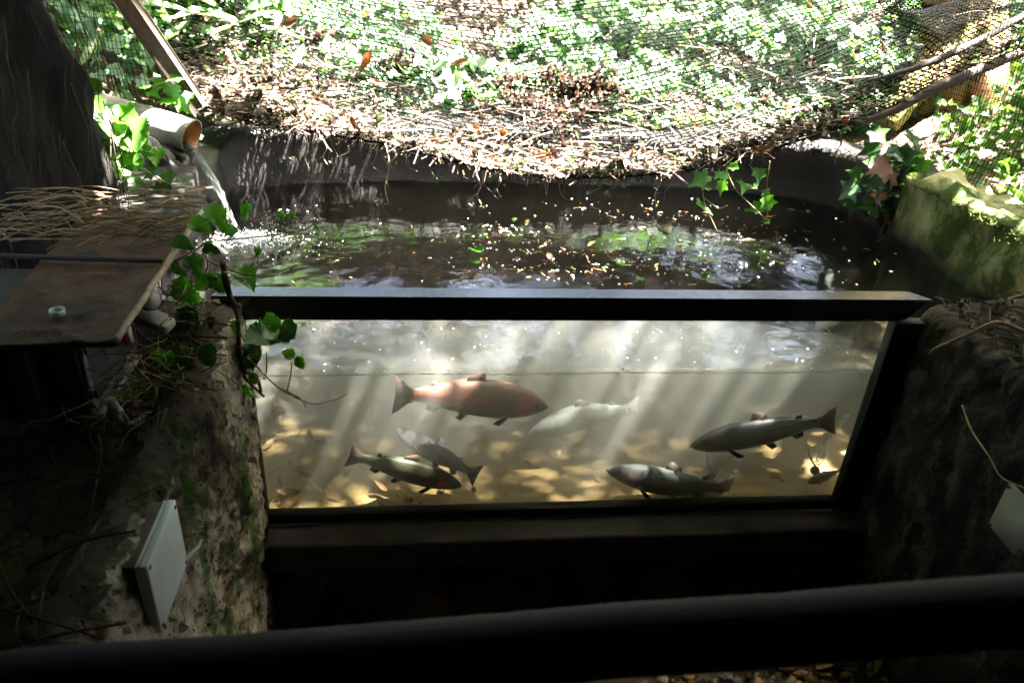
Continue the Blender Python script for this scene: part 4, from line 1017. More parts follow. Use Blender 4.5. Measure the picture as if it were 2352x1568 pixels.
# ------------------------------------------------------------------ trout
PT = [0, .015, .04, .08, .13, .2, .28, .36, .44, .52, .60, .68, .75, .81, .86, .89]
PH = [.006, .026, .044, .066, .086, .106, .119, .124, .123, .116, .104, .087, .068, .053, .046, .046]
def lerp_tab(t):
    return float(np.interp(t, PT, PH))
def make_trout(name, label, nose, tail, L, depth=1.0, bend=0, arch=0, roll=0, pal=None, cat='fish', tone=.36):
    """nose/tail: world points; body axis from tail to nose; roll>0 turns the back towards the viewer"""
    pal = {k: tuple(x*tone for x in v) for k, v in (pal or {}).items()}
    back = pal.get('back', (.07, .075, .04)); stripe = pal.get('stripe', (.36, .07, .06)); side = pal.get('side', (.2, .19, .13)); belly = pal.get('belly', (.42, .4, .33)); cheek = pal.get('cheek', (.5, .12, .06)); fin = pal.get('fin', (.14, .07, .045)); tailc = pal.get('tail', (.12, .07, .05))
    V, F, C = [], [], []
    NS_, NR = 46, 26
    def spine(t):
        return Vector((.5-t, bend*(t-.35)**2*(1 if t > .35 else .3), arch*math.sin(math.pi*t)*1.0))
    def lerp3(a, b, k): k = max(0, min(1, k)); return tuple(a[i]+(b[i]-a[i])*k for i in range(3))
    def colour(t, v):
        if v > .1: c = lerp3(side, back, (v-.1)/.45)
        else: c = lerp3(side, belly, (-.2-v)/.45)
        w_ = math.exp(-((v-.02)/.24)**2)*(1 if .12 < t < .84 else 0)*min(1, (t-.12)*6)*(1 - .5*max(0, (t-.5)*2)); c = lerp3(c, stripe, w_*.85)
        k = math.exp(-(((t-.165)/.06)**2 + ((v+.05)/.5)**2)); c = lerp3(c, cheek, min(1, k*1.15))
        g = math.exp(-((t-.235-.02*v)/.008)**2)*(abs(v) < .75); c = lerp3(c, tuple(x*.3 for x in back), g*.75)
        if t < .075 and abs(v+.30-t*2) < .1: c = tuple(x*.3 for x in c)
        return c
    for i in range(NS_):
        t = (i/(NS_-1))**1.25*.89; h = lerp_tab(t)*depth; w_ = h*(.62 if t < .7 else .62-.22*(t-.7)/.19); s = spine(t)
        w_ = max(w_, .006)
        for k in range(NR):
            a = 2*math.pi*k/NR; sa, ca = math.sin(a), math.cos(a)
            zz = h*(abs(sa)**.92)*(1 if sa > 0 else -1)*(1.0 if sa > 0 else .98); yy = w_*(abs(ca)**.85)*(1 if ca > 0 else -1)
            V.append(Vector((s.x, s.y+yy, s.z+zz))*L); C.append(colour(t, sa))
    for i in range(NS_-1):
        for k in range(NR): F.append((i*NR+k, i*NR+(k+1) % NR, (i+1)*NR+(k+1) % NR, (i+1)*NR+k))
    F.append(tuple(range(NR-1, -1, -1))); F.append(tuple((NS_-1)*NR+k for k in range(NR)))
    def finplate(pts, thick, colr, n_sub=1):
        """pts: closed outline in (t, z offset abs, y offset); extruded across y"""
        o = len(V); n = len(pts)
        for sgn in (-1, 1):
            for (t, z, y, th) in pts:
                s = spine(min(t, 1.0)); V.append(Vector((.5-t, s.y+y+sgn*thick*th, s.z+z))*L)
                k = .75+.35*((len(V)*37 % 10)/10); C.append(tuple(c*k for c in colr))
        F.append(tuple(o+i for i in range(n))); F.append(tuple(o+n+i for i in range(n-1, -1, -1)))
        for i in range(n): F.append((o+i, o+n+i, o+n+(i+1) % n, o+(i+1) % n))
    hp = .046*depth
    finplate([(.86, hp*.9, 0, 1), (.90, hp*1.1, 0, 1), (.95, .09*depth+.01, 0, .5), (.995, .122*depth+.01, 0, .2), (.99, .06, 0, .3), (.985, 0, 0, .4), (.99, -.06, 0, .3), (.995, -.122*depth-.01, 0, .2), (.95, -.09*depth-.01, 0, .5), (.90, -hp*1.1, 0, 1), (.86, -hp*.9, 0, 1)], .012, tailc)
    hd = lambda t: lerp_tab(t)*depth
    finplate([(.42, hd(.42)*.9, 0, 1), (.44, hd(.44)+.05, 0, .4), (.47, hd(.47)+.062, 0, .3), (.545, hd(.545)+.03, 0, .3), (.555, hd(.555)*.9, 0, 1)], .008, fin)
    finplate([(.72, hd(.72)*.9, 0, 1), (.745, hd(.745)+.026, 0, .6), (.775, hd(.775)+.03, 0, .5), (.765, hd(.765)*.95, 0, 1)], .008, fin)
    finplate([(.69, -hd(.69)*.9, 0, 1), (.735, -hd(.735)-.055, 0, .4), (.785, -hd(.785)-.045, 0, .3), (.775, -hd(.775)*.9, 0, 1)], .008, fin)
    for sgn in (-1, 1):
        finplate([(.50, -hd(.5)*.85, sgn*.02, 1), (.555, -hd(.555)-.045, sgn*.035, .4), (.59, -hd(.59)-.03, sgn*.035, .3), (.55, -hd(.55)*.85, sgn*.02, 1)], .008, fin)
        finplate([(.235, -hd(.235)*.62, sgn*.045, 1), (.30, -hd(.3)*.95-.02, sgn*.085, .4), (.345, -hd(.345)*.85-.02, sgn*.09, .3), (.26, -hd(.26)*.5, sgn*.055, 1)], .007, fin)
    # placement
    nose, tail = Vector(nose), Vector(tail); x = (nose-tail).normalized(); mid = nose.lerp(tail, .5)
    v = (CAM-mid).normalized(); up = Vector((0, 0, 1)) if True else v
    z = (up - x*up.dot(x)).normalized(); y = z.cross(x)
    R = Matrix.Rotation(roll, 3, x); z = R @ z; y = R @ y
    root = bpy.data.objects.new(name, None); col.objects.link(root); root.empty_display_size = .1
    root.matrix_world = Matrix(((x.x, y.x, z.x, mid.x), (x.y, y.y, z.y, mid.y), (x.z, y.z, z.z, mid.z), (0, 0, 0, 1)))
    tag(root, label, cat, 'trout in the tank')
    me = pymesh('body', V, F, np.array(C, np.float32)); bm = bmesh.new(); bm.from_mesh(me); bmesh.ops.recalc_face_normals(bm, faces=bm.faces); bm.to_mesh(me); bm.free()
    obj('body', me, M['fish'], root)
    for sgn in (-1, 1):
        h = lerp_tab(.085)*depth; bm = bmesh.new()
        bmesh.ops.create_uvsphere(bm, u_segments=14, v_segments=10, radius=.0135*L)
        for f in bm.faces: f.material_index = 1 if abs(f.calc_center_median().y) < .0095*L else 0
        o = obj('eye', bm, [M['eye'], M['iris']], root); s = spine(.085); o.location = Vector((s.x, s.y+sgn*h*.52, s.z+h*.30))*L
    return root
def fish(lab, n, yn, t, yt, **kw):
    a, b = at(*n, yn), at(*t, yt); return make_trout('trout', lab, a, b, (a-b).length, **kw)
fish('big reddish trout with a scarlet cheek just below the waterline', (1259, 932), .105, (906, 888), .14, depth=1.08, bend=-.25, tone=0.9, pal=dict(back=(.13, .055, .035), side=(.34, .085, .06), stripe=(.55, .02, .025), belly=(.45, .42, .36), cheek=(1.0, .10, .04), fin=(.12, .05, .04), tail=(.07, .035, .03)))
fish('olive brown trout with an orange cheek, low at the left', (1060, 1115), .05, (800, 1038), .07, depth=.92, bend=-.1, tone=0.75, pal=dict(back=(.05, .055, .025), side=(.13, .12, .06), stripe=(.15, .075, .045), belly=(.26, .22, .13), cheek=(1.2, .42, .12), fin=(.14, .07, .04), tail=(.07, .04, .028)))
fish('slate grey trout seen from behind above the olive one', (910, 985), .17, (1093, 1092), .12, depth=.95, bend=.25, roll=.75, tone=0.5, pal=dict(back=(.12, .125, .13), side=(.2, .2, .2), stripe=(.2, .17, .17), belly=(.4, .4, .38), cheek=(.22, .2, .19), fin=(.1, .09, .085), tail=(.1, .08, .075)))
fish('ghostly pale trout far back in the murky middle', (1212, 1000), .30, (1468, 938), .37, depth=1.0, arch=.06, tone=.5, pal=dict(back=(.55, .6, .56), side=(.62, .66, .62), stripe=(.6, .58, .54), belly=(.7, .72, .68), cheek=(.62, .52, .46), fin=(.5, .5, .46), tail=(.55, .52, .48)))
fish('silvery pink trout bending along the sand by the sill', (1393, 1078), .055, (1690, 1128), .05, depth=.8, arch=-.02, bend=-.15, roll=.25, tone=0.38, pal=dict(back=(.36, .4, .38), side=(.5, .5, .46), stripe=(.55, .3, .26), belly=(.6, .52, .42), cheek=(.58, .4, .34), fin=(.2, .15, .11), tail=(.2, .14, .11)))
fish('dark trout with a red stripe pointing down at the right', (1585, 1024), .06, (1914, 955), .06, depth=.88, bend=.12, tone=0.5, pal=dict(back=(.028, .032, .03), side=(.075, .085, .08), stripe=(.2, .03, .03), belly=(.2, .24, .24), cheek=(.34, .035, .03), fin=(.06, .03, .025), tail=(.34, .07, .04)))
fish('small dark trout in the bottom right corner', (1855, 1108), .10, (1934, 1078), .12, depth=1.15, tone=0.45, pal=dict(back=(.03, .032, .02), side=(.05, .05, .035), stripe=(.07, .05, .03), belly=(.1, .09, .06), cheek=(.08, .06, .04), fin=(.05, .04, .03), tail=(.05, .04, .03)))

# ------------------------------------------------------------------ air stones and bubbles
def airstone(px, py, y, r, lab, tops):
    p = at(px, py, y); t = thing('air_stone', lab, 'air stone', tuple(p), 'air stones in the tank')
    bm = bmesh.new(); bmesh.ops.create_icosphere(bm, subdivisions=3, radius=r)
    for v in bm.verts: v.co = v.co*(1+.03*fbm(v.co*60, 1, 3)) + p
    child('ball', bm, M['greyd'], t)
    mb = MB(); mb.tube(smooth_path([p+Vector((0, 0, r*.8)), p+Vector((.0, .06, r*1.3)), p+Vector((.06, .25, 0)), p+Vector((.1, .5, -.06))], 6), .004, 6); child('air_hose', mb.mesh('air_hose'), M['greyd'], t)
    mb = MB()
    for _ in range(420):
        k = rnd.random(); a = rnd.uniform(0, 6.28); q = p + Vector((.06*k*k+.012*math.sin(k*9), .01, r*.6 + tops*k)) ; d = r*(.9-.25*k)*rnd.random()**.5
        blob(mb, q + Vector((math.cos(a)*d, math.sin(a)*d, 0)), rnd.uniform(.001, .0038))
    tag(obj('bubble_plume', mb.mesh('bubble_plume'), M['bubble']), 'column of fine air bubbles rising from an air stone', 'bubbles', kind='stuff')
airstone(1634, 1102, .14, .026, 'round grey air stone above the silvery trout tail', .13)
airstone(1872, 1080, .16, .018, 'small air stone hidden behind the little dark trout', .24)

# stones and sunken leaves on the bed
STN = []
for k in range(3):
    bm = bmesh.new(); bmesh.ops.create_icosphere(bm, subdivisions=2, radius=1)
    for v in bm.verts: n = v.co.normalized(); v.co = Vector((n.x, n.y*.75, n.z*.5))*(1+.25*fbm(n*1.3+Vector((k*5, 0, 0)), 1, 3))
    me = bpy.data.meshes.new('pebble'); bm.to_mesh(me); bm.free(); me.polygons.foreach_set('use_smooth', [True]*len(me.polygons)); STN.append(me)
def stone_variant(me, c):
    m2 = me.copy(); a = m2.color_attributes.new('Col', 'FLOAT_COLOR', 'POINT'); a.data.foreach_set('color', np.tile(np.array([*c, 1], np.float32), len(m2.vertices))); m2.materials.append(M['stone']); return m2
PB_ = [stone_variant(m_, c) for m_ in STN for c in ((.11, .085, .07), (.16, .1, .07), (.2, .16, .13), (.3, .17, .05), (.09, .08, .08))]
SB = [stone_variant(m_, c) for m_ in STN for c in ((.3, .2, .08), (.35, .28, .16), (.2, .13, .06), (.38, .26, .1))]
bed = bpy.data.objects['pond_bed']
for i in range(36):
    x = rnd.uniform(-.95, .97); y = rnd.uniform(.03, .5)**1.0; o = bpy.data.objects.new('pebble', rnd.choice(SB)); col.objects.link(o)
    o.location = (x, y, -.56 - .15*y); o.rotation_euler = (rnd.uniform(-.3, .3), rnd.uniform(-.3, .3), rnd.uniform(0, 6.28)); s = rnd.uniform(.008, .022); o.scale = (s, s, s); o.parent = bed
FLAT = curled(.17, .35, 6)
FLAT[0][:, 2] *= .5
SL = pymesh('sunken_leaf', *curled(.17, .3, 7)); SL.materials.append(M['paleleaf']); SL2 = pymesh('sunken_leaf', *curled(.15, .5, 7)); SL2.materials.append(M['deadleaf'])
for (px, py, y, s, k, lab) in [(690, 1125, .06, .10, 0, 'large pale sunken leaf standing in the bottom left corner'), (672, 1078, .10, .08, 0, 'narrow pale sunken leaf above the corner leaf'), (708, 985, .3, .085, 0, 'golden sunken leaf upright highest at the left'),
        (770, 1080, .16, .08, 0, 'orange sunken leaf propped by the olive trout tail'), (625, 1145, .05, .05, 1, 'brown sunken leaf lying against the left frame'), (845, 985, .38, .11, 0, 'long pale sunken leaf slanting behind the grey trout'), (715, 1015, .3, .07, 1, 'ragged brown sunken leaf below the golden upright one'), (640, 1090, .2, .07, 1, 'dark sunken leaf by the left frame')]:
    o = bpy.data.objects.new('sunken_leaf', SL if k == 0 else SL2); col.objects.link(o); set_basis(o, at(px, py, y), (rnd.uniform(-.6, .6), -1, .4), rnd.uniform(0, 6.28), s); tag(o, lab, 'leaf', 'sunken leaves in the tank')
mb = MB()
for _ in range(70):
    x = -1.35 + abs(rnd.gauss(0, .55)); y = rnd.uniform(.03, 1.1); z = -.56 - .16*min(y, .9) + .03*max(0, -x-.4)
    A = frame_from((rnd.gauss(0, .5), rnd.gauss(-.3, .5), 1), rnd.uniform(0, 6.28)); mb.add([tuple(v) for v in (FLAT[0]*rnd.uniform(.05, .11)) @ A.T + np.array((x, y, z+rnd.random()*.03))], FLAT[1], 0, rnd.choice([(.22, .13, .05), (.12, .07, .03), (.3, .21, .09), (.06, .04, .02)]))
tag(obj('sunken_litter', mb.mesh('sunken_litter'), M['litter']), 'rotting leaves heaped on the bed at the left of the tank', 'litter', kind='stuff')
# pebbled ground in front of the window, each pebble a piece of the ground
grd = bpy.data.objects['ground']
for i in range(290):
    px, py = rnd.uniform(1480, 2160), rnd.uniform(1462, 1580); p = atz(px, py, GZ)
    o = bpy.data.objects.new('pebble', rnd.choice(PB_)); col.objects.link(o); s = rnd.uniform(.010, .021)*(1 if rnd.random() < .85 else 1.35)
    o.location = (p.x, p.y, GZ+s*.25+rnd.random()*.008); o.rotation_euler = (rnd.uniform(-.4, .4), rnd.uniform(-.4, .4), rnd.uniform(0, 6.28)); o.scale = (s, s, s); o.parent = grd
for (px, py, L, a, lab) in [(1875, 1535, .13, .5, 'dry bamboo leaf lying on the pebbles, the widest'), (1835, 1525, .16, 2.2, 'thin straw stalk lying across the pebbles'), (2010, 1545, .1, 1.2, 'pale dry leaf on the pebbles against the right wall')]:
    o = bpy.data.objects.new('fallen_leaf', FLM['paleleaf']); col.objects.link(o); set_basis(o, atz(px, py, GZ+.03), (0, -.3, 1), a, L); tag(o, lab, 'leaf')

# ------------------------------------------------------------------ roofed box on the left wall
bx = thing('equipment_box', 'weathered box with a silted plywood roof on the left wall', 'box', (-1.3, -.3, .25))
RZ = .45
corn = [(-1.385, -.62), (-1.115, -.60), (-1.135, .185), (-1.45, .19)]
rows = []
bmr = bmesh.new()
nu_, nv_ = 50, 120; grid = []
for j in range(nv_+1):
    for i in range(nu_+1):
        u, v = i/nu_, j/nv_; a = Vector(corn[0]).lerp(Vector(corn[1]), u); b = Vector(corn[3]).lerp(Vector(corn[2]), u); q = a.lerp(b, v)
        z = RZ + .004*fbm((q.x, q.y, 1), 9, 3) + .013*max(0, fbm((q.x, q.y, 5), 13, 5))*math.sin(math.pi*u) - .004*(math.sin(math.pi*u))
        grid.append((q.x, q.y, z))
V, F = list(grid), []
W_ = nu_+1
for j in range(nv_):
    for i in range(nu_): F.append((j*W_+i, j*W_+i+1, (j+1)*W_+i+1, (j+1)*W_+i))
n = len(V); rim = [i for i in range(W_)] + [j*W_+nu_ for j in range(1, nv_+1)] + [nv_*W_+i for i in range(nu_-1, -1, -1)] + [j*W_ for j in range(nv_-1, 0, -1)]
for i in rim: V.append((V[i][0], V[i][1], RZ-.016))
for k in range(len(rim)): F.append((rim[(k+1) % len(rim)], rim[k], n+k, n+(k+1) % len(rim)))
F.append(tuple(n+k for k in range(len(rim)-1, -1, -1)))
child('roof_board', pymesh('roof_board', V, F), M['board'], bx)
mb = MB(); a, b = Vector((-1.112, -.605, RZ-.004)), Vector((-1.132, .19, RZ-.002))
mb.tube([a.lerp(b, t)+Vector((.0006*math.sin(t*31), 0, .0008*math.sin(t*23))) for t in np.linspace(0, 1, 40)], [.0072*(1+.07*math.sin(i*2.1)) for i in range(40)], 10)
child('edge_strip', mb.mesh('edge_strip'), M['cane'], bx)
mb = MB(); a, b = Vector((-1.60, -.20, RZ+.016)), Vector((-1.125, -.215, RZ+.012)); mb.tube([a.lerp(b, t) for t in np.linspace(0, 1, 12)], .007, 8); child('batten', mb.mesh('batten'), M['darkwood'], bx)
BXR, BYF, BYB = -1.225, -.535, -.20
child('casing', boxmesh((-1.62, BYF, .215), (BXR, BYB, RZ-.017), .006), M['greyd'], bx)
child('plinth', boxmesh((-1.6, BYF+.03, .08), (BXR-.04, BYB-.02, .2145), .006), M['darkwood'], bx)
for k in range(4):
    x = -1.58 + k*.085; child('rib', boxmesh((x, BYF-.009, .225), (x+.02, BYF-.0005, RZ-.03), .002), M['greyd'], bx)
fr = child('window_frame', boxmesh((BXR-.004, BYF+.004, .235), (BXR+.010, BYB-.06, RZ-.022), .004), M['grey'], bx)
pn = boxmesh((BXR+.0105, BYF+.018, .249), (BXR+.013, BYB-.074, RZ-.036), 0)
child('window_pane', pn, M['milky'], bx, False)
child('clip', boxmesh((BXR+.0131, BYF+.006, .262), (BXR+.02, BYF+.017, .282), .002), M['greyd'], bx)
child('clip', boxmesh((BXR+.0131, BYF+.006, .372), (BXR+.02, BYF+.017, .392), .002), M['greyd'], bx)
child('foot_strip', boxmesh((BXR+.0005, BYF+.0, .216), (BXR+.024, BYB-.06, .226), .002), M['grey'], bx)
# ring of white plastic lying on the roof board
bm = bmesh.new(); p = atz(133, 722, RZ+.003); R = []
for (r, z) in [(.0155, 0), (.0155, .012), (.0125, .012), (.0125, 0)]:
    R.append([bm.verts.new((p.x+r*math.cos(2*math.pi*k/24), p.y+r*math.sin(2*math.pi*k/24), p.z+z)) for k in range(24)])
for i in range(4):
    for k in range(24): bm.faces.new((R[i][k], R[i][(k+1) % 24], R[(i+1) % 4][(k+1) % 24], R[(i+1) % 4][k]))
bmesh.ops.recalc_face_normals(bm, faces=bm.faces)
tag(obj('plastic_ring', bm, M['white']), 'small white plastic ring lying on the silted roof board', 'ring')
# things hung under the strip: red and white disc, floodlight, blue capped fitting
def disc(c, axis, r, th, mat1, mat2, name, label, cat):
    c = Vector(c); a = Vector(axis).normalized(); t = thing(name, label, cat, tuple(c)); u = a.cross(Vector((0, 0, 1))).normalized(); v = a.cross(u)
    def cyl(r0, r1, z0, z1, n=28):
        mb = MB(); A = [c+a*z0+(u*math.cos(6.2832*k/n)+v*math.sin(6.2832*k/n))*r0 for k in range(n)]; B = [c+a*z1+(u*math.cos(6.2832*k/n)+v*math.sin(6.2832*k/n))*r1 for k in range(n)]
        mb.add(A+B, [(k, (k+1) % n, n+(k+1) % n, n+k) for k in range(n)]+[tuple(range(n-1, -1, -1)), tuple(range(n, 2*n))]); return mb
    child('rim', cyl(r, r, 0, th).mesh('rim'), mat1, t); child('face', cyl(r*.9, r*.84, th+.0005, th+.006).mesh('face'), mat2, t)
disc(at(284, 766, -.42), (.95, .27, .08), .030, .009, M['red'], M['panel'], 'warning_disc', 'red rimmed white disc under the roof edge', 'disc')
disc(at(342, 690, -.30), (.6, -.75, .45), .026, .012, M['blue'], M['panel'], 'capped_fitting', 'navy fitting with a pale round cap under the roof edge', 'fitting')
fl = thing('floodlight', 'small grey floodlight hanging under the roof edge', 'lamp', tuple(at(365, 730, -.3)))
p = at(352, 733, -.3)
bm = boxmesh((-.045, -.022, -.015), (.03, .022, .015), .005); bm.transform(Matrix.Translation(p) @ Euler((.3, .25, -.35)).to_matrix().to_4x4()); child('body', bm, M['grey'], fl)
bm = boxmesh((.031, -.02, -.013), (.05, .02, .013), .006); bm.transform(Matrix.Translation(p) @ Euler((.3, .25, -.35)).to_matrix().to_4x4()); child('lens_hood', bm, M['panel'], fl)
p = at(352, 668, -.2); tag(obj('white_tag', boxmesh((p.x-.004, p.y-.015, p.z-.03), (p.x+.006, p.y+.015, p.z+.03), .002), M['white']), 'white plastic tag behind the roof edge strip', 'tag')

def ribbed(pts, r, name, label, parent=None, mat='grey', pitch=.0065):
    P = smooth_path(pts, 6); L = sum((b-a).length for a, b in zip(P, P[1:])); n = int(L/pitch)*2; Q = resample(P, n); mb = MB()
    mb.tube(Q, [r*(1.0 if i % 2 else .82) for i in range(n)], 12); o = obj(name, mb.mesh(name), M[mat])
    if parent: world_to_parent(o, parent)
    else: tag(o, label, 'conduit')
ribbed([at(262, 930, -.55), at(275, 968, -.53), at(300, 975, -.5), at(340, 955, -.45), at(372, 948, -.4)], .0095, 'conduit_hose', 'grey ribbed conduit bending below the box window')
p = at(268, 935, -.52); mb = MB(); mb.tube([at(252, 920, -.56), at(290, 965, -.5)], [.012, .007], 10); tag(obj('funnel_fitting', mb.mesh('funnel_fitting'), M['panel']), 'pale tapered plug on the ribbed conduit below the box', 'fitting')
# ---- junction box lower on the wall
jb = thing('junction_box', 'square white lidded junction box low on the plastered wall', 'junction box', (-1.0, -.91, .13))
child('body', boxmesh((-1.06, -1.0, .052), (-.985, -.825, .213), .003), M['boxdark'], jb)
child('lid', boxmesh((-.9845, -1.003, .049), (-.968, -.822, .216), .003), M['lid'], jb)
child('gasket', boxmesh((-.9905, -1.0015, .0505), (-.9850, -.8235, .2145), .001), M['white'], jb)
for (y, z) in [(-.992, .06), (-.833, .06), (-.992, .205), (-.833, .205)]:
    mb = MB(); mb.tube([(-.9685, y, z), (-.9665, y, z)], .0045, 10); child('screw', mb.mesh('screw'), M['greyd'], jb)
ribbed([at(420, 1310, -.80), at(432, 1280, -.78), at(455, 1255, -.72), at(460, 1240, -.7)], .006, 'conduit', '', jb)
# ---- grey panel on the right wall
pc = atx(2362, 1195, 1.075)
ps = thing('wall_panel', 'tilted mottled grey panel screwed to the right wall', 'panel', tuple(pc))
q = [atx(2325, 1108, 1.07), atx(2277, 1203, 1.07), atx(2380, 1325, 1.07), atx(2432, 1215, 1.07)]
V = [Vector((1.058, p.y, p.z)) for p in q] + [Vector((1.072, p.y, p.z)) for p in q]
bm = bmesh.new(); bm.from_mesh(pymesh('panel', V, [(0, 1, 2, 3), (7, 6, 5, 4), (0, 4, 5, 1), (1, 5, 6, 2), (2, 6, 7, 3), (3, 7, 4, 0)])); bmesh.ops.recalc_face_normals(bm, faces=bm.faces); bmesh.ops.bevel(bm, geom=bm.edges[:], offset=.002, segments=2, affect='EDGES')
child('sheet', bm, M['panel'], ps)
for i in range(4):
    c = q[i].lerp((q[0]+q[2])/2, .09); mb = MB(); mb.tube([(1.058, c.y, c.z), (1.053, c.y, c.z)], [.0055, .0045], 12); child('screw', mb.mesh('screw'), M['greyd'], ps)
    mb = MB(); mb.tube([(1.0715, c.y, c.z), (1.16, c.y, c.z)], .005, 8); child('standoff', mb.mesh('standoff'), M['greyd'], ps)

# ------------------------------------------------------------------ litter and roots on both walls
mb = MB()
for _ in range(900):
    x, y = rnd.uniform(1.12, 1.85), rnd.uniform(-.75, .0); z = rz(x, y)+rnd.uniform(.0, .03); p = Vector((x, y, z)); a = rnd.uniform(0, 6.28); c = rnd.choice(STRAW[1:5])
    if rnd.random() < .6:
        d = Vector((math.cos(a), math.sin(a), rnd.uniform(-.15, .15)))*rnd.uniform(.015, .07); mb.tube([p-d, p+Vector((0, 0, .006)), p+d], rnd.uniform(.0012, .004), 4, 0, c)
    else:
        A = frame_from((rnd.uniform(-.6, .6), rnd.uniform(-.6, .6), 1), a); mb.add([tuple(v) for v in (CUR[0]*rnd.uniform(.02, .05)) @ A.T + np.array(p)], CUR[1], 0, c)
tag(obj('wall_litter', mb.mesh('wall_litter'), M['litter'], smooth=False), 'dead leaves and twigs lying on top of the right wall', 'litter', kind='stuff')
mb = MB()
for _ in range(150):
    v = rnd.random(); p = Vector((rnd.uniform(-1.62, -1.14), rnd.uniform(-.12, .24), RZ+.012+rnd.random()*.03)); a = rnd.gauss(.15, .5)
    L = rnd.uniform(.05, .26); d = Vector((math.cos(a), math.sin(a), 0))*L
    q = [p-d*.5, p+Vector((0, rnd.uniform(-.015, .015), rnd.uniform(0, .02))), p+d*.5]; q[2].x = min(q[2].x, -1.12)
    mb.tube(smooth_path(q, 3), rnd.uniform(.0009, .0026), 4, 0, rnd.choice([(.2, .14, .075), (.3, .22, .12), (.1, .065, .035)]))
tag(obj('straw_heap', mb.mesh('straw_heap'), M['litter'], smooth=False), 'dry roots and straw heaped on the far end of the roof board', 'straw', kind='stuff')
mb = MB()
for _ in range(150):
    p = Vector((rnd.uniform(-1.28, -1.06), rnd.uniform(-.62, .0), rnd.uniform(.2, .36))); a = rnd.uniform(0, 6.28); L = rnd.uniform(.05, .2); d = Vector((math.cos(a)*.8, math.sin(a), rnd.uniform(-.9, .3)))*L
    mb.tube(smooth_path([p, p+d*.3+Vector((rnd.uniform(-.03, .03), 0, .02)), p+d*.7+Vector((rnd.uniform(-.04, .04), 0, rnd.uniform(-.02, .04))), p+d], 3), rnd.uniform(.0007, .0022), 4, 0, rnd.choice([(.16, .11, .06), (.07, .045, .028), (.24, .18, .1)]))
for _ in range(420):
    x, y = rnd.uniform(-1.75, -1.02), rnd.uniform(-1.35, -.1); p = Vector((x, y, lz(x, y)+rnd.uniform(.0, .05))); a = rnd.uniform(0, 6.28); c = tuple(k*.6 for k in rnd.choice(STRAW[1:5]))
    if rnd.random() < .6:
        d = Vector((math.cos(a), math.sin(a), rnd.uniform(-.2, .4)))*rnd.uniform(.02, .11); mb.tube(smooth_path([p-d, p+Vector((rnd.uniform(-.02, .02), rnd.uniform(-.02, .02), .012)), p+d], 3), rnd.uniform(.001, .0035), 4, 0, c)
    else:
        A = frame_from((rnd.uniform(-.6, .6), rnd.uniform(-.6, .6), 1), a); mb.add([tuple(v) for v in (CUR[0]*rnd.uniform(.02, .055)) @ A.T + np.array(p)], CUR[1], 0, c)
tag(obj('root_tangle', mb.mesh('root_tangle'), M['litter'], smooth=True), 'tangle of dry roots under the box on the left wall', 'roots', kind='stuff')
for (pts, r, lab) in [([(2352, 760), (2290, 740), (2230, 765), (2150, 800), (2135, 815)], .006, 'crooked brown root crossing the top of the right wall'), ([(2352, 790), (2310, 800), (2260, 835)], .009, 'thick pale root end at the right edge above the wall'), ([(2210, 930), (2230, 985), (2270, 1045), (2300, 1095), (2352, 1120)], .0026, 'thin yellow tendril hanging down the right wall to the panel')]:
    P = smooth_path([at(px, py, -.25) if r > .003 else atx(px, py, 1.045) for px, py in pts], 6); mb = MB(); mb.tube(P, [r*(1-.3*i/len(P)) for i in range(len(P))], 7, 0, (.17, .1, .06) if r != .0026 else (.4, .36, .16), .1)
    tag(obj('root', mb.mesh('root'), M['twig']), lab, 'root')

# ------------------------------------------------------------------ vines, each leaf its own part
LM = {}
for k, (t_, m_) in dict(broad=(BROAD, 'vleaf'), broadd=(BROAD, 'vleafd'), ivy=(IVY, 'vleaf'), ivyd=(IVY, 'vleafd'), pink=(IVY, 'pinkleaf')).items():
    LM[k] = []
    for q in range(5):
        V_ = t_[0].copy(); cu, fo, tw, wd = rnd.uniform(-.5, .35), rnd.uniform(-.1, .35), rnd.uniform(-.25, .25), rnd.uniform(.75, 1.1)
        V_[:, 0] *= wd*(1 + .12*np.sin(V_[:, 1]*7+q)); V_[:, 2] += cu*(V_[:, 1]-.3)**2 + fo*np.abs(V_[:, 0]) + tw*V_[:, 0]*V_[:, 1] + .03*np.sin(V_[:, 0]*14+q)*np.cos(V_[:, 1]*9)
        V_[:, 0] += .12*rnd.uniform(-1, 1)*V_[:, 1]**2
        me_ = pymesh('leaf', V_, t_[1]); me_.materials.append(M[m_]); me_.polygons.foreach_set('use_smooth', [True]*len(me_.polygons)); LM[k].append(me_)
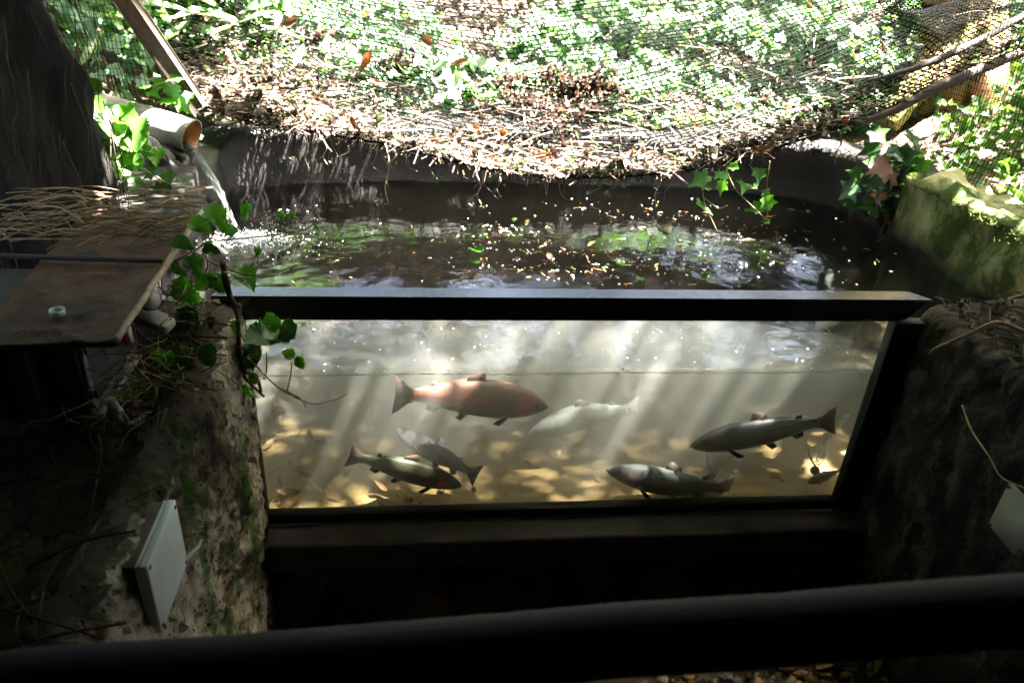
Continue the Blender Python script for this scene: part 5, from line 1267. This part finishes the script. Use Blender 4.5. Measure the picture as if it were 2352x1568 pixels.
def vine(name, label, cat, stems, leaves, y, rad=.003, smat='stem', group=None, kinds=('broad',), face=(0, -.75, .65), jitter=.35):
    P0 = at(*stems[0][0], y) if stems else at(*leaves[0][:2], y); t = thing(name, label, cat, tuple(P0), group)
    for st in stems:
        rr = rad; yy = y
        pts = smooth_path([at(px, py, yy + .03*math.sin(i*1.7)) for i, (px, py) in enumerate(st)], 6); mb = MB(); mb.tube(pts, [rr*(1-.55*i/len(pts)) for i in range(len(pts))], 6); child('stem', mb.mesh('stem'), M[smat], t)
    for lf in leaves:
        px, py, s = lf[:3]; k = lf[3] if len(lf) > 3 else rnd.choice(kinds); p = at(px, py, y + rnd.uniform(-.03, .03)); sz = s*rnd.uniform(.85, 1.1)/FPX*(p-CAM).length*1.25
        o = bpy.data.objects.new('leaf', rnd.choice(LM[k])); col.objects.link(o)
        nrm = (face[0]+rnd.gauss(0, jitter), face[1]+rnd.gauss(0, jitter), face[2]+rnd.gauss(0, jitter)); rot = rnd.gauss(math.pi, .9)
        A = frame_from(nrm, rot); off = np.array([A[0][1], A[1][1], A[2][1]])*sz*.45
        set_basis(o, np.array(p)-off, nrm, rot, sz); mw = o.matrix_world.copy(); o.parent = t; o.matrix_parent_inverse = t.matrix_basis.inverted(); o.matrix_basis = mw
        # short leaf stalk joins the nearest stem by its own tube
    return t
vine('bramble_vine', 'green vine with toothed leaves arching over the window corner', 'vine',
     [[(400, 600), (455, 570), (480, 555), (560, 547), (640, 538), (700, 525), (738, 505)], [(430, 570), (500, 608), (560, 630), (620, 635), (655, 622), (667, 612)], [(530, 545), (548, 520), (560, 492)], [(624, 528), (634, 508), (645, 497)], [(658, 533), (668, 510), (673, 495)], [(583, 608), (588, 590), (593, 578)]],
     [(497, 500, 46), (460, 518, 40), (565, 485, 30), (530, 527, 32), (648, 497, 16), (672, 494, 16), (566, 640, 62), (445, 612, 46), (430, 665, 58), (473, 652, 40), (503, 650, 44), (435, 690, 50), (593, 578, 16), (420, 560, 40, 'broadd'), (410, 620, 40, 'broadd'), (737, 508, 8), (484, 575, 30, 'broadd')], -.12, kinds=('broad',))
vine('trailing_vine', 'vine trailing in front of the glass with a bare curling tip', 'vine',
     [[(480, 770), (540, 800), (580, 832), (640, 890), (710, 925), (760, 920), (798, 905)], [(607, 900-30), (612, 850), (612, 808)], [(658, 900), (668, 860), (670, 832)], [(550, 760), (575, 800), (600, 790)], [(640, 890), (690, 915), (702, 935)]],
     [(607, 775, 76), (655, 758, 52, 'broadd'), (625, 740, 36), (547, 755, 36), (545, 790, 40, 'broadd'), (580, 812, 60, 'broadd'), (663, 812, 26), (690, 832, 26), (520, 892, 44, 'broadd'), (574, 900, 34), (542, 880, 30), (493, 762, 34), (567, 838, 44, 'broadd'), (432, 733, 48, 'broadd'), (585, 870, 26, 'broadd')], -.15)
vine('low_vine', 'dark vine leaves drooping below the floodlight', 'vine',
     [[(440, 800), (420, 840), (390, 850), (355, 815)], [(390, 900), (420, 880), (470, 850), (520, 830)], [(230, 890), (270, 915), (330, 935), (360, 965)]],
     [(418, 835, 58, 'broadd'), (430, 880, 44, 'broadd'), (383, 830, 40), (316, 888, 48), (255, 915, 40), (283, 920, 36), (362, 968, 50), (360, 815, 30), (450, 905, 40, 'broadd'), (480, 815, 40, 'broadd'), (235, 900, 26)], -.38)
vine('dead_vine', 'withered brown stem hanging down the left window edge', 'vine',
     [[(512, 600), (520, 660), (545, 720), (550, 790), (560, 860), (580, 885), (606, 910)], [(516, 625), (530, 680), (548, 735)], [(549, 700), (548, 760), (545, 790)], [(560, 850), (590, 870), (600, 900)]], [], -.14, rad=.008, smat='drystem')
vine('wire_loop', 'thin dark stem looping down the plastered wall', 'stem', [[(225, 985), (300, 985), (350, 1000), (400, 1055), (430, 1100), (448, 1110), (475, 1070), (487, 1000), (487, 930)]], [], -.42, rad=.0028, smat='drystem')
vine('ivy_spray', 'leafy ivy growing round the white pipe', 'ivy',
     [[(150, 460), (200, 420), (260, 360), (330, 330), (380, 365)], [(260, 400), (310, 380), (360, 408), (395, 425), (420, 418)], [(240, 310), (262, 350), (300, 365)]],
     [(260, 277, 72, 'broadd'), (315, 305, 58), (258, 330, 44, 'broadd'), (242, 362, 50, 'broadd'), (300, 372, 46), (363, 358, 46), (332, 345, 38), (228, 398, 50), (247, 420, 46), (200, 395, 38), (258, 465, 34), (215, 435, 38), (190, 430, 34), (422, 418, 12), (230, 300, 40, 'broadd'), (230, 250, 44), (250, 262, 40, 'ivyd'), (272, 283, 44), (287, 262, 38), (243, 285, 46, 'ivyd'), (265, 307, 44, 'ivyd'), (294, 300, 36), (302, 330, 40), (280, 340, 36), (345, 400, 36, 'ivyd'), (385, 415, 34, 'ivyd'), (360, 440, 40, 'ivyd'), (325, 445, 38), (300, 430, 40, 'ivyd'), (400, 455, 28, 'ivyd'), (340, 470, 34, 'ivyd'), (285, 400, 36), (180, 365, 34), (275, 445, 30), (225, 340, 40, 'broadd'), (168, 330, 30), (205, 460, 30)], 1.05, kinds=('ivy', 'broad'))
vine('ivy_tuft', 'small ivy tuft above the pipe beside the leaning post', 'ivy', [[(430, 262), (410, 220), (380, 190), (345, 200)]],
     [(365, 192, 34), (400, 182, 34), (393, 215, 34), (425, 246, 38), (352, 214, 30), (412, 228, 30), (340, 200, 28), (432, 222, 24), (380, 235, 26)], 1.62, kinds=('ivy',))
vine('hanging_leaf', 'single big dark leaf hanging against the bright netting', 'leaf', [[(150, 120), (150, 170), (165, 190)]], [(177, 215, 78, 'broadd')], .75, rad=.005, smat='drystem', jitter=.1)
vine('ivy_trail', 'pale ivy trailing from the net edge over dark water', 'ivy',
     [[(1600, 390), (1612, 430), (1620, 470), (1648, 532)], [(1668, 390), (1690, 435), (1735, 480), (1762, 505)], [(1768, 370), (1762, 420), (1763, 470), (1762, 508)], [(1618, 455), (1650, 478), (1670, 472)]],
     [(1605, 415, 42), (1668, 405, 24), (1656, 432, 27), (1710, 427, 36), (1743, 403, 34), (1618, 477, 38), (1628, 433, 15), (1735, 480, 36), (1760, 447, 24), (1764, 470, 28), (1648, 403, 20), (1681, 384, 22), (1735, 428, 12), (1758, 508, 14)], 1.28, kinds=('ivy',), rad=.0025)
vine('wall_ivy', 'dark and pinkish ivy hanging over the end of the mossy wall', 'ivy',
     [[(2040, 340), (2030, 400), (2045, 470), (2020, 540)], [(2088, 340), (2095, 420), (2060, 490)], [(2000, 360), (1980, 410), (1950, 440)]],
     [(2035, 350, 36, 'ivyd'), (2016, 384, 44, 'pink'), (1945, 440, 40, 'ivyd'), (1975, 420, 30, 'ivyd'), (1998, 474, 34, 'ivy'), (2018, 454, 26, 'pink'), (2044, 485, 44, 'pink'), (2050, 360, 40, 'ivyd'), (2088, 355, 46, 'ivyd'), (2092, 418, 50, 'ivyd'), (2100, 378, 40, 'ivyd'), (2042, 420, 40, 'pink'), (2050, 440, 36, 'ivyd'), (2050, 516, 38, 'ivy'), (2062, 432, 44, 'ivyd'), (2108, 443, 36, 'ivyd'), (2070, 395, 40, 'pink'), (1960, 395, 26, 'ivyd'), (2035, 530, 30, 'ivyd'), (2010, 420, 38, 'ivyd'), (2075, 460, 36, 'ivyd')] + [(rnd.gauss(2060, 45), rnd.gauss(425, 60), rnd.uniform(26, 46), rnd.choice(('ivyd', 'ivyd', 'ivyd', 'ivy'))) for _ in range(30)], 1.28, kinds=('ivyd',), face=(-.3, -.8, .5))
# tufts of moss on the top of the mossy wall
mb = MB()
for _ in range(4500):
    t = rnd.random()**.8; x, y = 1.80 + rnd.gauss(0, .03), .40 + t*.85 ; z = .312 + .02*fbm((x, y, 3), 9, 3) - abs(x-1.8)*.3
    d = Vector((rnd.gauss(0, .010), rnd.gauss(0, .010), rnd.uniform(.004, .018))); mb.tube([(x, y, z), Vector((x, y, z))+d], [.003, .0008], 3, 0)
tag(obj('moss_tuft', mb.mesh('moss_tuft'), M['moss']), 'bright moss growing along the crest of the mossy wall', 'moss', kind='stuff')
